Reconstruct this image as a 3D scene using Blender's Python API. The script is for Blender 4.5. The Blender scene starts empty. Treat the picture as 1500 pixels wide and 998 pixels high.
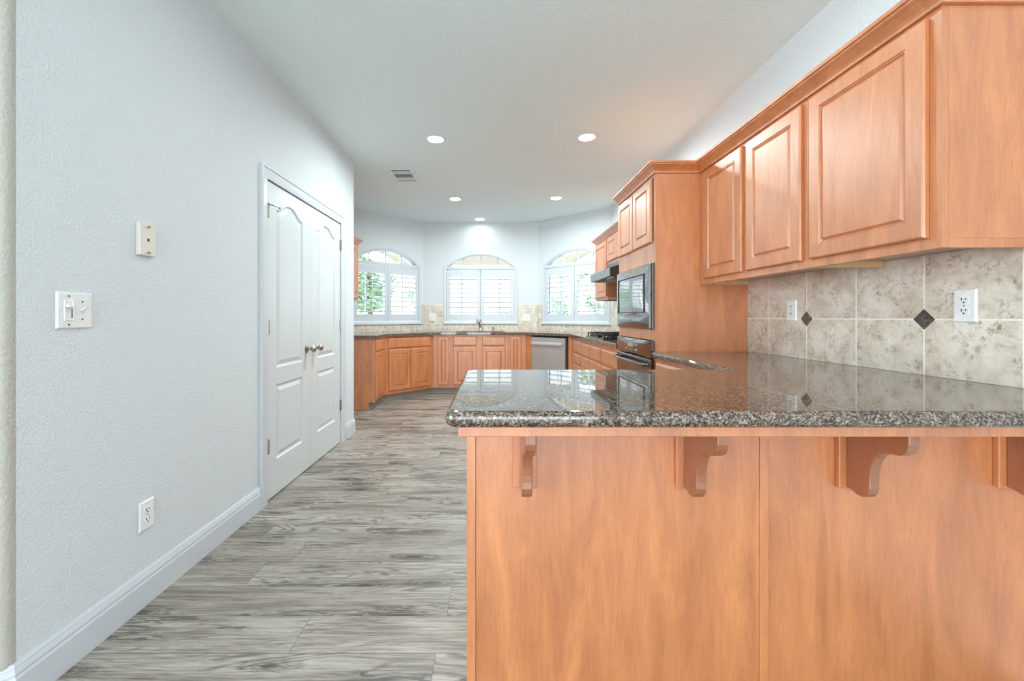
import bpy, bmesh, math, random
from mathutils import Vector, Matrix
random.seed(7)
S = bpy.context.scene
COL = S.collection
R = math.radians
PI = math.pi

# ------------------------------------------------------------------ camera, world, lights, exposure
ZC = 1.165
cam_d = bpy.data.cameras.new('camera')
cam = bpy.data.objects.new('camera', cam_d); COL.objects.link(cam)
cam.location = (0, 0, ZC); cam.rotation_euler = (R(90), 0, 0)
cam_d.sensor_width = 36; cam_d.sensor_fit = 'HORIZONTAL'; cam_d.lens = 604 * 36 / 1500
cam_d.shift_x = 27 / 1500; cam_d.shift_y = -34 / 1500
cam_d.clip_start = 0.02
S.camera = cam
S.view_settings.view_transform = 'Standard'; S.view_settings.look = 'None'
S.view_settings.gamma = 1; S.view_settings.use_curve_mapping = False
S.view_settings.exposure = 0.30
S.cycles.use_denoising = True
S.cycles.max_bounces = 10; S.cycles.diffuse_bounces = 7; S.cycles.glossy_bounces = 5
S.cycles.transparent_max_bounces = 16
S.cycles.sample_clamp_indirect = 6
S.cycles.caustics_reflective = False; S.cycles.caustics_refractive = False

W = bpy.data.worlds.new('sky'); S.world = W; W.use_nodes = True
wn = W.node_tree; wbg = wn.nodes['Background']
wtc = wn.nodes.new('ShaderNodeTexCoord'); wsep = wn.nodes.new('ShaderNodeSeparateXYZ')
wr = wn.nodes.new('ShaderNodeValToRGB')
wn.links.new(wtc.outputs['Generated'], wsep.inputs[0]); wn.links.new(wsep.outputs['Z'], wr.inputs[0])
wr.color_ramp.elements[0].position = 0.0; wr.color_ramp.elements[0].color = (0.90, 0.98, 1.0, 1)
wr.color_ramp.elements[1].position = 0.7; wr.color_ramp.elements[1].color = (0.72, 0.86, 1.0, 1)
wn.links.new(wr.outputs[0], wbg.inputs['Color']); wbg.inputs['Strength'].default_value = 6.5

def sky_portal(name, loc, rot, sx, sy):
    # tells Cycles where the sky's light enters the room; gives off no light of its own
    l = bpy.data.lights.new(name, 'AREA'); l.shape = 'RECTANGLE'; l.size = sx; l.size_y = sy
    l.cycles.is_portal = True
    o = bpy.data.objects.new(name, l); COL.objects.link(o)
    o.location = loc; o.rotation_euler = rot
# the sky lights the room through unseen openings added behind the camera and through the bay
sky_portal('portal_back_opening_left', (-2.7, -4.05, 1.35), (R(90), 0, 0), 2.4, 2.3)
sky_portal('portal_back_opening_right', (0.225, -4.05, 1.29), (R(90), 0, 0), 2.55, 2.42)
sky_portal('portal_side_opening', (-4.55, -1.1, 1.4), (R(90), 0, R(-90)), 3.4, 2.2)
sky_portal('portal_bay_left', (-1.82, 6.57, 1.65), (R(-90), 0, R(45)), 1.25, 1.2)
sky_portal('portal_bay_center', (-0.215, 7.0, 1.65), (R(-90), 0, 0), 1.25, 1.2)
sky_portal('portal_bay_right', (1.35, 6.45, 1.65), (R(-90), 0, R(-45)), 1.25, 1.2)

CAN_POWER = 21

# ------------------------------------------------------------------ materials
def new_mat(name):
    m = bpy.data.materials.new(name); m.use_nodes = True
    nt = m.node_tree
    return m, nt, nt.nodes['Principled BSDF']
def N(nt, t, **kw):
    n = nt.nodes.new(t)
    for k, v in kw.items(): setattr(n, k, v)
    return n
def L(nt, a, b): nt.links.new(a, b)
def setin(n, **kw):
    for k, v in kw.items(): n.inputs[k.replace('_', ' ')].default_value = v
def simple(name, col, rough=0.5, metal=0.0, spec=0.5, coat=0.0, bump=None):
    m, nt, b = new_mat(name)
    b.inputs['Base Color'].default_value = (*col, 1); b.inputs['Roughness'].default_value = rough
    b.inputs['Metallic'].default_value = metal; b.inputs['Specular IOR Level'].default_value = spec
    b.inputs['Coat Weight'].default_value = coat; b.inputs['Coat Roughness'].default_value = 0.08
    tc = N(nt, 'ShaderNodeTexCoord'); no = N(nt, 'ShaderNodeTexNoise')
    L(nt, tc.outputs['Object'], no.inputs['Vector'])
    no.inputs['Scale'].default_value = bump[0] if bump else 30
    no.inputs['Detail'].default_value = 3
    if bump:
        bp = N(nt, 'ShaderNodeBump'); bp.inputs['Strength'].default_value = bump[1]
        bp.inputs['Distance'].default_value = bump[2]
        L(nt, no.outputs['Fac'], bp.inputs['Height']); L(nt, bp.outputs[0], b.inputs['Normal'])
    else:
        mr = N(nt, 'ShaderNodeMapRange'); setin(mr, To_Min=rough * 0.9, To_Max=rough * 1.1)
        L(nt, no.outputs['Fac'], mr.inputs['Value']); L(nt, mr.outputs[0], b.inputs['Roughness'])
    return m
def ramp(nt, stops):
    r = N(nt, 'ShaderNodeValToRGB')
    e = r.color_ramp.elements
    while len(e) < len(stops): e.new(0.5)
    for i, (p, c) in enumerate(stops):
        e[i].position = p; e[i].color = (*c, 1)
    return r
def mathn(nt, op, a, b=None, c=None):
    n = N(nt, 'ShaderNodeMath', operation=op)
    for i, v in enumerate((a, b, c)):
        if v is None: continue
        if isinstance(v, (int, float)): n.inputs[i].default_value = v
        else: L(nt, v, n.inputs[i])
    return n.outputs[0]
def mixc(nt, fac, a, b, blend='MIX'):
    n = N(nt, 'ShaderNodeMix', data_type='RGBA', blend_type=blend)
    if isinstance(fac, (int, float)): n.inputs[0].default_value = fac
    else: L(nt, fac, n.inputs[0])
    for i, v in ((6, a), (7, b)):
        if isinstance(v, tuple): n.inputs[i].default_value = (*v, 1)
        else: L(nt, v, n.inputs[i])
    return n.outputs[2]

def wood_mat(name, c0, c1, rough=0.32, coat=0.25, axis='Z'):
    m, nt, b = new_mat(name)
    tc = N(nt, 'ShaderNodeTexCoord'); oi = N(nt, 'ShaderNodeObjectInfo')
    off = N(nt, 'ShaderNodeVectorMath', operation='SCALE'); off.inputs[0].default_value = (17, 23, 9)
    L(nt, oi.outputs['Random'], off.inputs['Scale'])
    ad = N(nt, 'ShaderNodeVectorMath', operation='ADD')
    L(nt, tc.outputs['Object'], ad.inputs[0]); L(nt, off.outputs[0], ad.inputs[1])
    mp = N(nt, 'ShaderNodeMapping'); L(nt, ad.outputs[0], mp.inputs['Vector'])
    mp.inputs['Scale'].default_value = (7, 7, 1.3) if axis == 'Z' else (1.3, 7, 7)
    n1 = N(nt, 'ShaderNodeTexNoise'); setin(n1, Scale=1.6, Detail=6, Roughness=0.62, Distortion=0.8)
    L(nt, mp.outputs[0], n1.inputs['Vector'])
    mp2 = N(nt, 'ShaderNodeMapping'); L(nt, ad.outputs[0], mp2.inputs['Vector'])
    mp2.inputs['Scale'].default_value = (120, 120, 6) if axis == 'Z' else (6, 120, 120)
    n2 = N(nt, 'ShaderNodeTexNoise'); setin(n2, Scale=1.6, Detail=3, Roughness=0.6)
    L(nt, mp2.outputs[0], n2.inputs['Vector'])
    f = mathn(nt, 'ADD', mathn(nt, 'MULTIPLY', n1.outputs['Fac'], 0.75), mathn(nt, 'MULTIPLY', n2.outputs['Fac'], 0.25))
    r = ramp(nt, [(0.34, c0), (0.64, c1)])
    L(nt, f, r.inputs[0])
    # fine dark flecks in the maple
    mp3 = N(nt, 'ShaderNodeMapping'); L(nt, ad.outputs[0], mp3.inputs['Vector'])
    mp3.inputs['Scale'].default_value = (260, 260, 22) if axis == 'Z' else (22, 260, 260)
    n3 = N(nt, 'ShaderNodeTexNoise'); setin(n3, Scale=1.0, Detail=1)
    L(nt, mp3.outputs[0], n3.inputs['Vector'])
    r3 = ramp(nt, [(0.60, (1, 1, 1)), (0.74, (0.8, 0.74, 0.7))]); L(nt, n3.outputs['Fac'], r3.inputs[0])
    L(nt, mixc(nt, 0.6, r.outputs[0], r3.outputs[0], 'MULTIPLY'), b.inputs['Base Color'])
    setin(b, Roughness=rough, Coat_Weight=coat, Coat_Roughness=0.42, Coat_IOR=1.8)
    return m

M = {}
M['wood'] = wood_mat('honey_maple', (0.43, 0.134, 0.039), (0.66, 0.238, 0.080), 0.36, 1.0)
M['wood_shaded'] = wood_mat('honey_maple_corbel_shaded', (0.23, 0.066, 0.019), (0.37, 0.118, 0.036), 0.36, 1.0)  # corbel maple darkened: shade of the side faces put into the colour
M['wood_raw'] = wood_mat('raw_maple', (0.62, 0.40, 0.20), (0.74, 0.51, 0.28), 0.5, 0.0)
M['white'] = simple('white_paint', (0.66, 0.70, 0.725), 0.3)
M['trimwhite'] = simple('trim_paint', (0.61, 0.65, 0.70), 0.3)
M['plastic'] = simple('white_plastic', (0.84, 0.85, 0.86), 0.28)
M['ivory'] = simple('ivory_plastic', (0.75, 0.72, 0.66), 0.3)
M['dark'] = simple('dark_slot', (0.02, 0.02, 0.02), 0.6)
M['steel'] = simple('brushed_steel', (0.50, 0.50, 0.50), 0.38, 0.55)
M['steel_bright'] = simple('bright_steel', (0.68, 0.69, 0.70), 0.35, 0.5)
M['nickel'] = simple('satin_nickel', (0.42, 0.39, 0.36), 0.22, 1.0)
M['chrome'] = simple('chrome', (0.7, 0.72, 0.74), 0.1, 1.0)
M['black_gloss'] = simple('black_enamel', (0.012, 0.012, 0.013), 0.08, 0.0, 0.9, 0.6)
M['black_glass'] = simple('black_glass', (0.006, 0.007, 0.007), 0.02, 0.0, 1.0, 1.0)
M['black_glass'].node_tree.nodes['Principled BSDF'].inputs['IOR'].default_value = 2.3
M['oven_brown'] = simple('smoked_brown_glass', (0.035, 0.012, 0.007), 0.05, 0.0, 0.8, 0.6)
M['iron'] = simple('cast_iron', (0.016, 0.016, 0.017), 0.45)
M['hood_grey'] = simple('grey_enamel', (0.24, 0.26, 0.28), 0.3, 0.5)
M['display'] = simple('pale_display', (0.30, 0.33, 0.32), 0.15)
M['toe'] = simple('toe_kick_vinyl', (0.36, 0.33, 0.29), 0.5)
M['stucco'] = simple('tan_stucco', (0.36, 0.32, 0.25), 0.9, bump=(60, 0.6, 0.01))
M['ext_white'] = simple('white_beam_paint', (0.85, 0.84, 0.80), 0.6)
M['garden_backdrop'] = simple('pale_backdrop_stucco', (0.40, 0.40, 0.385), 0.9, bump=(30, 0.4, 0.01))
M['concrete'] = simple('pale_concrete', (0.62, 0.60, 0.56), 0.8, bump=(40, 0.3, 0.005))
M['bark'] = simple('bark', (0.12, 0.085, 0.055), 0.9, bump=(25, 0.7, 0.02))
M['fence'] = simple('weathered_fence', (0.50, 0.46, 0.42), 0.8)

def leaf_mat(name, c0, c1):
    m, nt, b = new_mat(name)
    tc = N(nt, 'ShaderNodeTexCoord'); n1 = N(nt, 'ShaderNodeTexNoise'); setin(n1, Scale=3.5, Detail=5)
    L(nt, tc.outputs['Object'], n1.inputs['Vector'])
    r = ramp(nt, [(0.35, c0), (0.65, c1)]); L(nt, n1.outputs['Fac'], r.inputs[0])
    L(nt, r.outputs[0], b.inputs['Base Color']); setin(b, Roughness=0.6)
    return m
M['leaf'] = leaf_mat('green_leaves', (0.08, 0.17, 0.09), (0.24, 0.36, 0.20))
M['leaf_pale'] = leaf_mat('pale_leaves', (0.15, 0.25, 0.16), (0.30, 0.40, 0.27))

def wall_mat(name, col):
    m, nt, b = new_mat(name)
    b.inputs['Base Color'].default_value = (*col, 1); setin(b, Roughness=0.7, Specular_IOR_Level=0.3)
    tc = N(nt, 'ShaderNodeTexCoord')
    n1 = N(nt, 'ShaderNodeTexNoise'); setin(n1, Scale=110, Detail=3, Roughness=0.5)
    L(nt, tc.outputs['Object'], n1.inputs['Vector'])
    r = ramp(nt, [(0.40, (0, 0, 0)), (0.62, (1, 1, 1))]); L(nt, n1.outputs['Fac'], r.inputs[0])
    bp = N(nt, 'ShaderNodeBump'); setin(bp, Strength=0.4, Distance=0.003)
    L(nt, r.outputs[0], bp.inputs['Height']); L(nt, bp.outputs[0], b.inputs['Normal'])
    return m
M['wall'] = wall_mat('orange_peel_wall', (0.69, 0.735, 0.77))
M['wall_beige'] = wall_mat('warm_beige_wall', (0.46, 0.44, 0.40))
M['ceil'] = wall_mat('ceiling_paint', (0.79, 0.885, 0.885))

def granite_mat(name='brown_granite', dark=False):
    m, nt, b = new_mat(name)
    tc = N(nt, 'ShaderNodeTexCoord')
    nz = N(nt, 'ShaderNodeTexNoise'); setin(nz, Scale=60, Detail=2)
    L(nt, tc.outputs['Object'], nz.inputs['Vector'])
    mv = N(nt, 'ShaderNodeVectorMath', operation='MULTIPLY_ADD')
    L(nt, nz.outputs['Color'], mv.inputs[0]); mv.inputs[1].default_value = (0.012,) * 3
    L(nt, tc.outputs['Object'], mv.inputs[2])
    v = N(nt, 'ShaderNodeTexVoronoi'); setin(v, Scale=250.0)
    L(nt, mv.outputs[0], v.inputs['Vector'])
    sp = N(nt, 'ShaderNodeSeparateColor'); L(nt, v.outputs['Color'], sp.inputs[0])
    n2 = N(nt, 'ShaderNodeTexNoise'); setin(n2, Scale=70, Detail=4, Roughness=0.6)
    L(nt, tc.outputs['Object'], n2.inputs['Vector'])
    f = mathn(nt, 'ADD', mathn(nt, 'MULTIPLY', sp.outputs[0], 0.55), mathn(nt, 'MULTIPLY', n2.outputs['Fac'], 0.5))
    r = ramp(nt, [(0.28, (0.012, 0.011, 0.011)), (0.42, (0.06, 0.042, 0.034)), (0.55, (0.15, 0.095, 0.066)),
                  (0.68, (0.22, 0.16, 0.12)), (0.82, (0.36, 0.30, 0.25))])
    L(nt, f, r.inputs[0])
    if dark: L(nt, mixc(nt, 0.55, r.outputs[0], (0.035, 0.036, 0.036)), b.inputs['Base Color'])
    else: L(nt, r.outputs[0], b.inputs['Base Color'])
    setin(b, Roughness=0.03, Specular_IOR_Level=0.8)
    return m
M['granite'] = granite_mat()
M['granite_dark'] = granite_mat('charcoal_granite', True)

def tile_mat(name, grout=True, period=0.30):
    """Travertine-look tile laid in a straight grid: local x along the wall, z up, a grout crossing at the origin."""
    m, nt, b = new_mat(name)
    tc = N(nt, 'ShaderNodeTexCoord'); sp = N(nt, 'ShaderNodeSeparateXYZ'); L(nt, tc.outputs['Object'], sp.inputs[0])
    ix = mathn(nt, 'FLOOR', mathn(nt, 'DIVIDE', sp.outputs['X'], period))
    iz = mathn(nt, 'FLOOR', mathn(nt, 'DIVIDE', sp.outputs['Z'], period))
    cb = N(nt, 'ShaderNodeCombineXYZ'); L(nt, ix, cb.inputs[0]); L(nt, iz, cb.inputs[1])
    wnz = N(nt, 'ShaderNodeTexWhiteNoise', noise_dimensions='3D'); L(nt, cb.outputs[0], wnz.inputs['Vector'])
    mv = N(nt, 'ShaderNodeVectorMath', operation='MULTIPLY_ADD')
    L(nt, wnz.outputs['Color'], mv.inputs[0]); mv.inputs[1].default_value = (9, 9, 9); L(nt, tc.outputs['Object'], mv.inputs[2])
    n1 = N(nt, 'ShaderNodeTexNoise'); setin(n1, Scale=9, Detail=7, Roughness=0.65, Distortion=0.5)
    L(nt, mv.outputs[0], n1.inputs['Vector'])
    n2 = N(nt, 'ShaderNodeTexNoise'); setin(n2, Scale=55, Detail=5, Roughness=0.7, Distortion=0.4)
    L(nt, mv.outputs[0], n2.inputs['Vector'])
    n3 = N(nt, 'ShaderNodeTexNoise'); setin(n3, Scale=11, Detail=3, Roughness=0.6, Distortion=0.8)
    L(nt, mv.outputs[0], n3.inputs['Vector'])
    r1 = ramp(nt, [(0.32, (0.55, 0.45, 0.345)), (0.48, (0.69, 0.615, 0.52)), (0.62, (0.79, 0.73, 0.65))])
    L(nt, n1.outputs['Fac'], r1.inputs[0])
    r2 = ramp(nt, [(0.36, (0.34, 0.28, 0.22)), (0.52, (1, 1, 1))]); L(nt, n2.outputs['Fac'], r2.inputs[0])
    r3 = ramp(nt, [(0.44, (0.1, 0.1, 0.1)), (0.66, (1, 1, 1))]); L(nt, n3.outputs['Fac'], r3.inputs[0])
    sv = N(nt, 'ShaderNodeSeparateColor'); L(nt, r3.outputs[0], sv.inputs[0])
    c = mixc(nt, mathn(nt, 'MULTIPLY', sv.outputs[0], 0.9), r1.outputs[0], r2.outputs[0], 'MULTIPLY')
    fx = mathn(nt, 'ABSOLUTE', mathn(nt, 'SUBTRACT', mathn(nt, 'FRACT', mathn(nt, 'ADD', mathn(nt, 'DIVIDE', sp.outputs['X'], period), 0.5)), 0.5))
    fz = mathn(nt, 'ABSOLUTE', mathn(nt, 'SUBTRACT', mathn(nt, 'FRACT', mathn(nt, 'ADD', mathn(nt, 'DIVIDE', sp.outputs['Z'], period), 0.5)), 0.5))
    g = mathn(nt, 'LESS_THAN', mathn(nt, 'MINIMUM', fx, fz), 0.0105)
    L(nt, mixc(nt, g, c, (0.90, 0.85, 0.76)), b.inputs['Base Color'])
    rr = mathn(nt, 'MULTIPLY_ADD', g, 0.45, 0.28); L(nt, rr, b.inputs['Roughness'])
    bp = N(nt, 'ShaderNodeBump'); setin(bp, Strength=0.35, Distance=0.002)
    h = mathn(nt, 'SUBTRACT', mathn(nt, 'MULTIPLY', n1.outputs['Fac'], 0.3), g)
    L(nt, h, bp.inputs['Height']); L(nt, bp.outputs[0], b.inputs['Normal'])
    return m
M['tile'] = tile_mat('travertine_tile')

def floor_mat():
    m, nt, b = new_mat('grey_plank_floor')
    tc = N(nt, 'ShaderNodeTexCoord'); sp = N(nt, 'ShaderNodeSeparateXYZ'); L(nt, tc.outputs['Object'], sp.inputs[0])
    PW, PL = 0.1775, 1.22
    yy = mathn(nt, 'DIVIDE', mathn(nt, 'SUBTRACT', sp.outputs['Y'], 1.429), PW)
    row = mathn(nt, 'FLOOR', yy)
    w1 = N(nt, 'ShaderNodeTexWhiteNoise', noise_dimensions='1D'); L(nt, row, w1.inputs['W'])
    xx = mathn(nt, 'ADD', mathn(nt, 'DIVIDE', sp.outputs['X'], PL), w1.outputs['Value'])
    colm = mathn(nt, 'FLOOR', xx)
    cb = N(nt, 'ShaderNodeCombineXYZ'); L(nt, row, cb.inputs[0]); L(nt, colm, cb.inputs[1])
    w2 = N(nt, 'ShaderNodeTexWhiteNoise', noise_dimensions='3D'); L(nt, cb.outputs[0], w2.inputs['Vector'])
    mv = N(nt, 'ShaderNodeVectorMath', operation='MULTIPLY_ADD')
    L(nt, w2.outputs['Color'], mv.inputs[0]); mv.inputs[1].default_value = (40, 40, 40); L(nt, tc.outputs['Object'], mv.inputs[2])
    def stretched(sx, sy, scale, detail, rough, dist):
        mp = N(nt, 'ShaderNodeMapping'); L(nt, mv.outputs[0], mp.inputs['Vector']); mp.inputs['Scale'].default_value = (sx, sy, 1)
        n = N(nt, 'ShaderNodeTexNoise'); setin(n, Scale=scale, Detail=detail, Roughness=rough, Distortion=dist)
        L(nt, mp.outputs[0], n.inputs['Vector']); return n.outputs['Fac']
    nA = stretched(1.3, 9, 1.0, 3, 0.5, 0.4)         # broad tone
    nB = stretched(3.5, 120, 1.0, 6, 0.7, 0.3)       # fibres
    nC = stretched(0.8, 5.5, 1.0, 2, 0.5, 0.9)      # cathedral rings
    nD = stretched(7, 60, 1.0, 4, 0.7, 0.8)          # dark cracks
    nM = stretched(1.1, 7, 1.3, 2, 0.5, 0.0)         # where the cracks are
    tone = mathn(nt, 'ADD', mathn(nt, 'ADD', mathn(nt, 'MULTIPLY', nA, 0.35), mathn(nt, 'MULTIPLY', nB, 0.42)), mathn(nt, 'MULTIPLY', stretched(14, 260, 1.0, 3, 0.7, 0.2), 0.23))
    r = ramp(nt, [(0.37, (0.085, 0.070, 0.057)), (0.45, (0.225, 0.194, 0.164)), (0.515, (0.37, 0.326, 0.282)), (0.62, (0.52, 0.475, 0.425))])
    L(nt, tone, r.inputs[0])
    ring = mathn(nt, 'ABSOLUTE', mathn(nt, 'SUBTRACT', mathn(nt, 'FRACT', mathn(nt, 'MULTIPLY', nC, 26.0)), 0.5))
    rl = ramp(nt, [(0.0, (0.22, 0.205, 0.2)), (0.13, (0.55, 0.54, 0.53)), (0.24, (1, 1, 1))]); L(nt, ring, rl.inputs[0])
    zone = ramp(nt, [(0.47, (0, 0, 0)), (0.60, (1, 1, 1))]); L(nt, nA, zone.inputs[0])
    sz = N(nt, 'ShaderNodeSeparateColor'); L(nt, zone.outputs[0], sz.inputs[0])
    c = mixc(nt, mathn(nt, 'MULTIPLY', sz.outputs[0], 0.75), r.outputs[0], rl.outputs[0], 'MULTIPLY')
    cr = ramp(nt, [(0.51, (0, 0, 0)), (0.58, (1, 1, 1))]); L(nt, nD, cr.inputs[0])
    cm = ramp(nt, [(0.50, (0, 0, 0)), (0.58, (1, 1, 1))]); L(nt, nM, cm.inputs[0])
    k = mathn(nt, 'MULTIPLY', cr.outputs[0], cm.outputs[0])
    c = mixc(nt, mathn(nt, 'MULTIPLY', k, 0.85), c, (0.075, 0.068, 0.065))
    # knots: sparse stretched cells with rings round them
    mpk = N(nt, 'ShaderNodeMapping'); L(nt, mv.outputs[0], mpk.inputs['Vector']); mpk.inputs['Scale'].default_value = (1.5, 5.2, 1)
    vk = N(nt, 'ShaderNodeTexVoronoi', voronoi_dimensions='2D'); setin(vk, Scale=1.0, Randomness=1.0); L(nt, mpk.outputs[0], vk.inputs['Vector'])
    vd = mathn(nt, 'ADD', vk.outputs['Distance'], mathn(nt, 'MULTIPLY', mathn(nt, 'SUBTRACT', nB, 0.5), 0.22))
    rk = ramp(nt, [(0.0, (0.10, 0.09, 0.085)), (0.06, (0.25, 0.23, 0.22)), (0.08, (0.9, 0.9, 0.9)), (0.105, (0.35, 0.33, 0.32)), (0.13, (0.9, 0.9, 0.9)), (0.16, (0.5, 0.48, 0.47)), (0.19, (1, 1, 1))])
    L(nt, vd, rk.inputs[0])
    c = mixc(nt, 0.85, c, rk.outputs[0], 'MULTIPLY')
    tint = mathn(nt, 'MULTIPLY_ADD', w2.outputs['Value'], 0.26, 0.87)
    hs = N(nt, 'ShaderNodeHueSaturation'); L(nt, tint, hs.inputs['Value']); L(nt, c, hs.inputs['Color'])
    fy = mathn(nt, 'FRACT', yy); fx = mathn(nt, 'FRACT', xx)
    dy = mathn(nt, 'MULTIPLY', mathn(nt, 'MINIMUM', fy, mathn(nt, 'SUBTRACT', 1.0, fy)), PW)
    dx = mathn(nt, 'MULTIPLY', mathn(nt, 'MINIMUM', fx, mathn(nt, 'SUBTRACT', 1.0, fx)), PL)
    g = mathn(nt, 'LESS_THAN', mathn(nt, 'MINIMUM', dx, dy), 0.0012)
    L(nt, mixc(nt, mathn(nt, 'MULTIPLY', g, 0.75), hs.outputs[0], (0.06, 0.055, 0.05)), b.inputs['Base Color'])
    setin(b, Roughness=0.36, Specular_IOR_Level=0.5)
    bp = N(nt, 'ShaderNodeBump'); setin(bp, Strength=0.15, Distance=0.002)
    L(nt, mathn(nt, 'SUBTRACT', nB, g), bp.inputs['Height']); L(nt, bp.outputs[0], b.inputs['Normal'])
    return m
M['floor'] = floor_mat()

def glass_mat():
    m, nt, b = new_mat('window_glass')
    out = nt.nodes['Material Output']
    tr = N(nt, 'ShaderNodeBsdfTransparent'); gl = N(nt, 'ShaderNodeBsdfGlossy'); gl.inputs['Roughness'].default_value = 0.0
    fr = N(nt, 'ShaderNodeFresnel'); fr.inputs['IOR'].default_value = 1.3
    mx = N(nt, 'ShaderNodeMixShader'); L(nt, fr.outputs[0], mx.inputs[0]); L(nt, tr.outputs[0], mx.inputs[1]); L(nt, gl.outputs[0], mx.inputs[2])
    L(nt, mx.outputs[0], out.inputs['Surface']); nt.nodes.remove(b)
    return m
M['glass'] = glass_mat()
def emit_mat(name, col, s):
    m, nt, b = new_mat(name)
    b.inputs['Emission Color'].default_value = (*col, 1); b.inputs['Emission Strength'].default_value = s
    b.inputs['Base Color'].default_value = (0.9, 0.9, 0.9, 1)
    return m
M['lens'] = emit_mat('lit_lens', (1.0, 0.97, 0.92), 5)

# ------------------------------------------------------------------ helpers
def obj(name, bm, mat, parent=None, bevel=0.0, smooth=False, segs=2):
    me = bpy.data.meshes.new(name)
    bmesh.ops.recalc_face_normals(bm, faces=bm.faces)
    bm.to_mesh(me); bm.free()
    me.materials.append(mat)
    o = bpy.data.objects.new(name, me); COL.objects.link(o)
    if parent: o.parent = parent
    if bevel:
        md = o.modifiers.new('edge', 'BEVEL'); md.width = bevel; md.segments = segs; md.limit_method = 'ANGLE'; md.angle_limit = R(35)
    if smooth:
        for p in me.polygons: p.use_smooth = True
        md = o.modifiers.new('wn', 'EDGE_SPLIT'); md.split_angle = R(38)
    return o
def thing(name, label, cat, loc=(0, 0, 0), rotz=0.0, group=None):
    o = bpy.data.objects.new(name, None); COL.objects.link(o)
    o.empty_display_size = 0.1
    o.location = loc; o.rotation_euler = (0, 0, rotz)
    tag(o, label, cat, group); return o
def tag(o, label, cat, group=None):
    o['label'] = label; o['category'] = cat
    if group: o['group'] = group
    return o
def struct(o, label=None):
    o['kind'] = 'structure'
    if label: o['label'] = label
    return o
def place(o, loc, rotz=0.0):
    o.location = loc; o.rotation_euler = (0, 0, rotz); return o
def dup(root, loc, rotz, label=None, group=None):
    r = root.copy(); COL.objects.link(r); r.location = loc; r.rotation_euler = (0, 0, rotz)
    if label: r['label'] = label
    if group: r['group'] = group
    for ch in list(root.children):
        c = ch.copy(); COL.objects.link(c); c.parent = r
        for g in ch.children:
            d = g.copy(); COL.objects.link(d); d.parent = c
    return r
def NB(): return bmesh.new()
def box(bm, x0, x1, y0, y1, z0, z1):
    vs = [bm.verts.new(p) for p in ((x0, y0, z0), (x1, y0, z0), (x1, y1, z0), (x0, y1, z0), (x0, y0, z1), (x1, y0, z1), (x1, y1, z1), (x0, y1, z1))]
    for f in ((0, 3, 2, 1), (4, 5, 6, 7), (0, 1, 5, 4), (1, 2, 6, 5), (2, 3, 7, 6), (3, 0, 4, 7)):
        bm.faces.new([vs[i] for i in f])
    return bm
def bxo(*a): return box(NB(), *a)
def frame_axes(d):
    d = Vector(d).normalized()
    u = d.cross(Vector((0, 0, 1)))
    if u.length < 1e-4: u = Vector((1, 0, 0))
    u.normalize(); return u, d.cross(u).normalized()
def tube(bm, pts, radii, seg=12, cap=True):
    pts = [Vector(p) for p in pts]
    if isinstance(radii, (int, float)): radii = [radii] * len(pts)
    rings = []
    u = None
    for i, p in enumerate(pts):
        d = (pts[min(i + 1, len(pts) - 1)] - pts[max(i - 1, 0)])
        if u is None: u, v = frame_axes(d)
        else:
            dn = d.normalized(); u = (u - dn * u.dot(dn)).normalized(); v = dn.cross(u)
        rings.append([bm.verts.new(p + (u * math.cos(2 * PI * k / seg) + v * math.sin(2 * PI * k / seg)) * radii[i]) for k in range(seg)])
    for a, b in zip(rings, rings[1:]):
        for k in range(seg): bm.faces.new((a[k], a[(k + 1) % seg], b[(k + 1) % seg], b[k]))
    if cap: bm.faces.new(rings[0]); bm.faces.new(list(reversed(rings[-1])))
    return bm
def lathe(bm, prof, origin, axis='Z', seg=24):
    """prof = [(radius, height)] turned about an axis through origin."""
    o = Vector(origin)
    A = {'Z': (Vector((1, 0, 0)), Vector((0, 1, 0)), Vector((0, 0, 1))), 'X': (Vector((0, 1, 0)), Vector((0, 0, 1)), Vector((1, 0, 0))),
         'Y': (Vector((1, 0, 0)), Vector((0, 0, 1)), Vector((0, 1, 0)))}[axis]
    rings = [[bm.verts.new(o + A[0] * r * math.cos(2 * PI * k / seg) + A[1] * r * math.sin(2 * PI * k / seg) + A[2] * h) for k in range(seg)] for r, h in prof]
    for a, b in zip(rings, rings[1:]):
        for k in range(seg): bm.faces.new((a[k], a[(k + 1) % seg], b[(k + 1) % seg], b[k]))
    bm.faces.new(rings[0]); bm.faces.new(list(reversed(rings[-1])))
    return bm
def prism(bm, pts, a0, a1, plane='XY'):
    """Extrude a 2D polygon; plane XY -> along z, XZ -> along y, YZ -> along x."""
    def P(p, a): return {'XY': (p[0], p[1], a), 'XZ': (p[0], a, p[1]), 'YZ': (a, p[0], p[1])}[plane]
    A = [bm.verts.new(P(p, a0)) for p in pts]; B = [bm.verts.new(P(p, a1)) for p in pts]
    bm.faces.new(list(reversed(A))); bm.faces.new(B)
    n = len(pts)
    for i in range(n): bm.faces.new((A[i], A[(i + 1) % n], B[(i + 1) % n], B[i]))
    return bm
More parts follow.
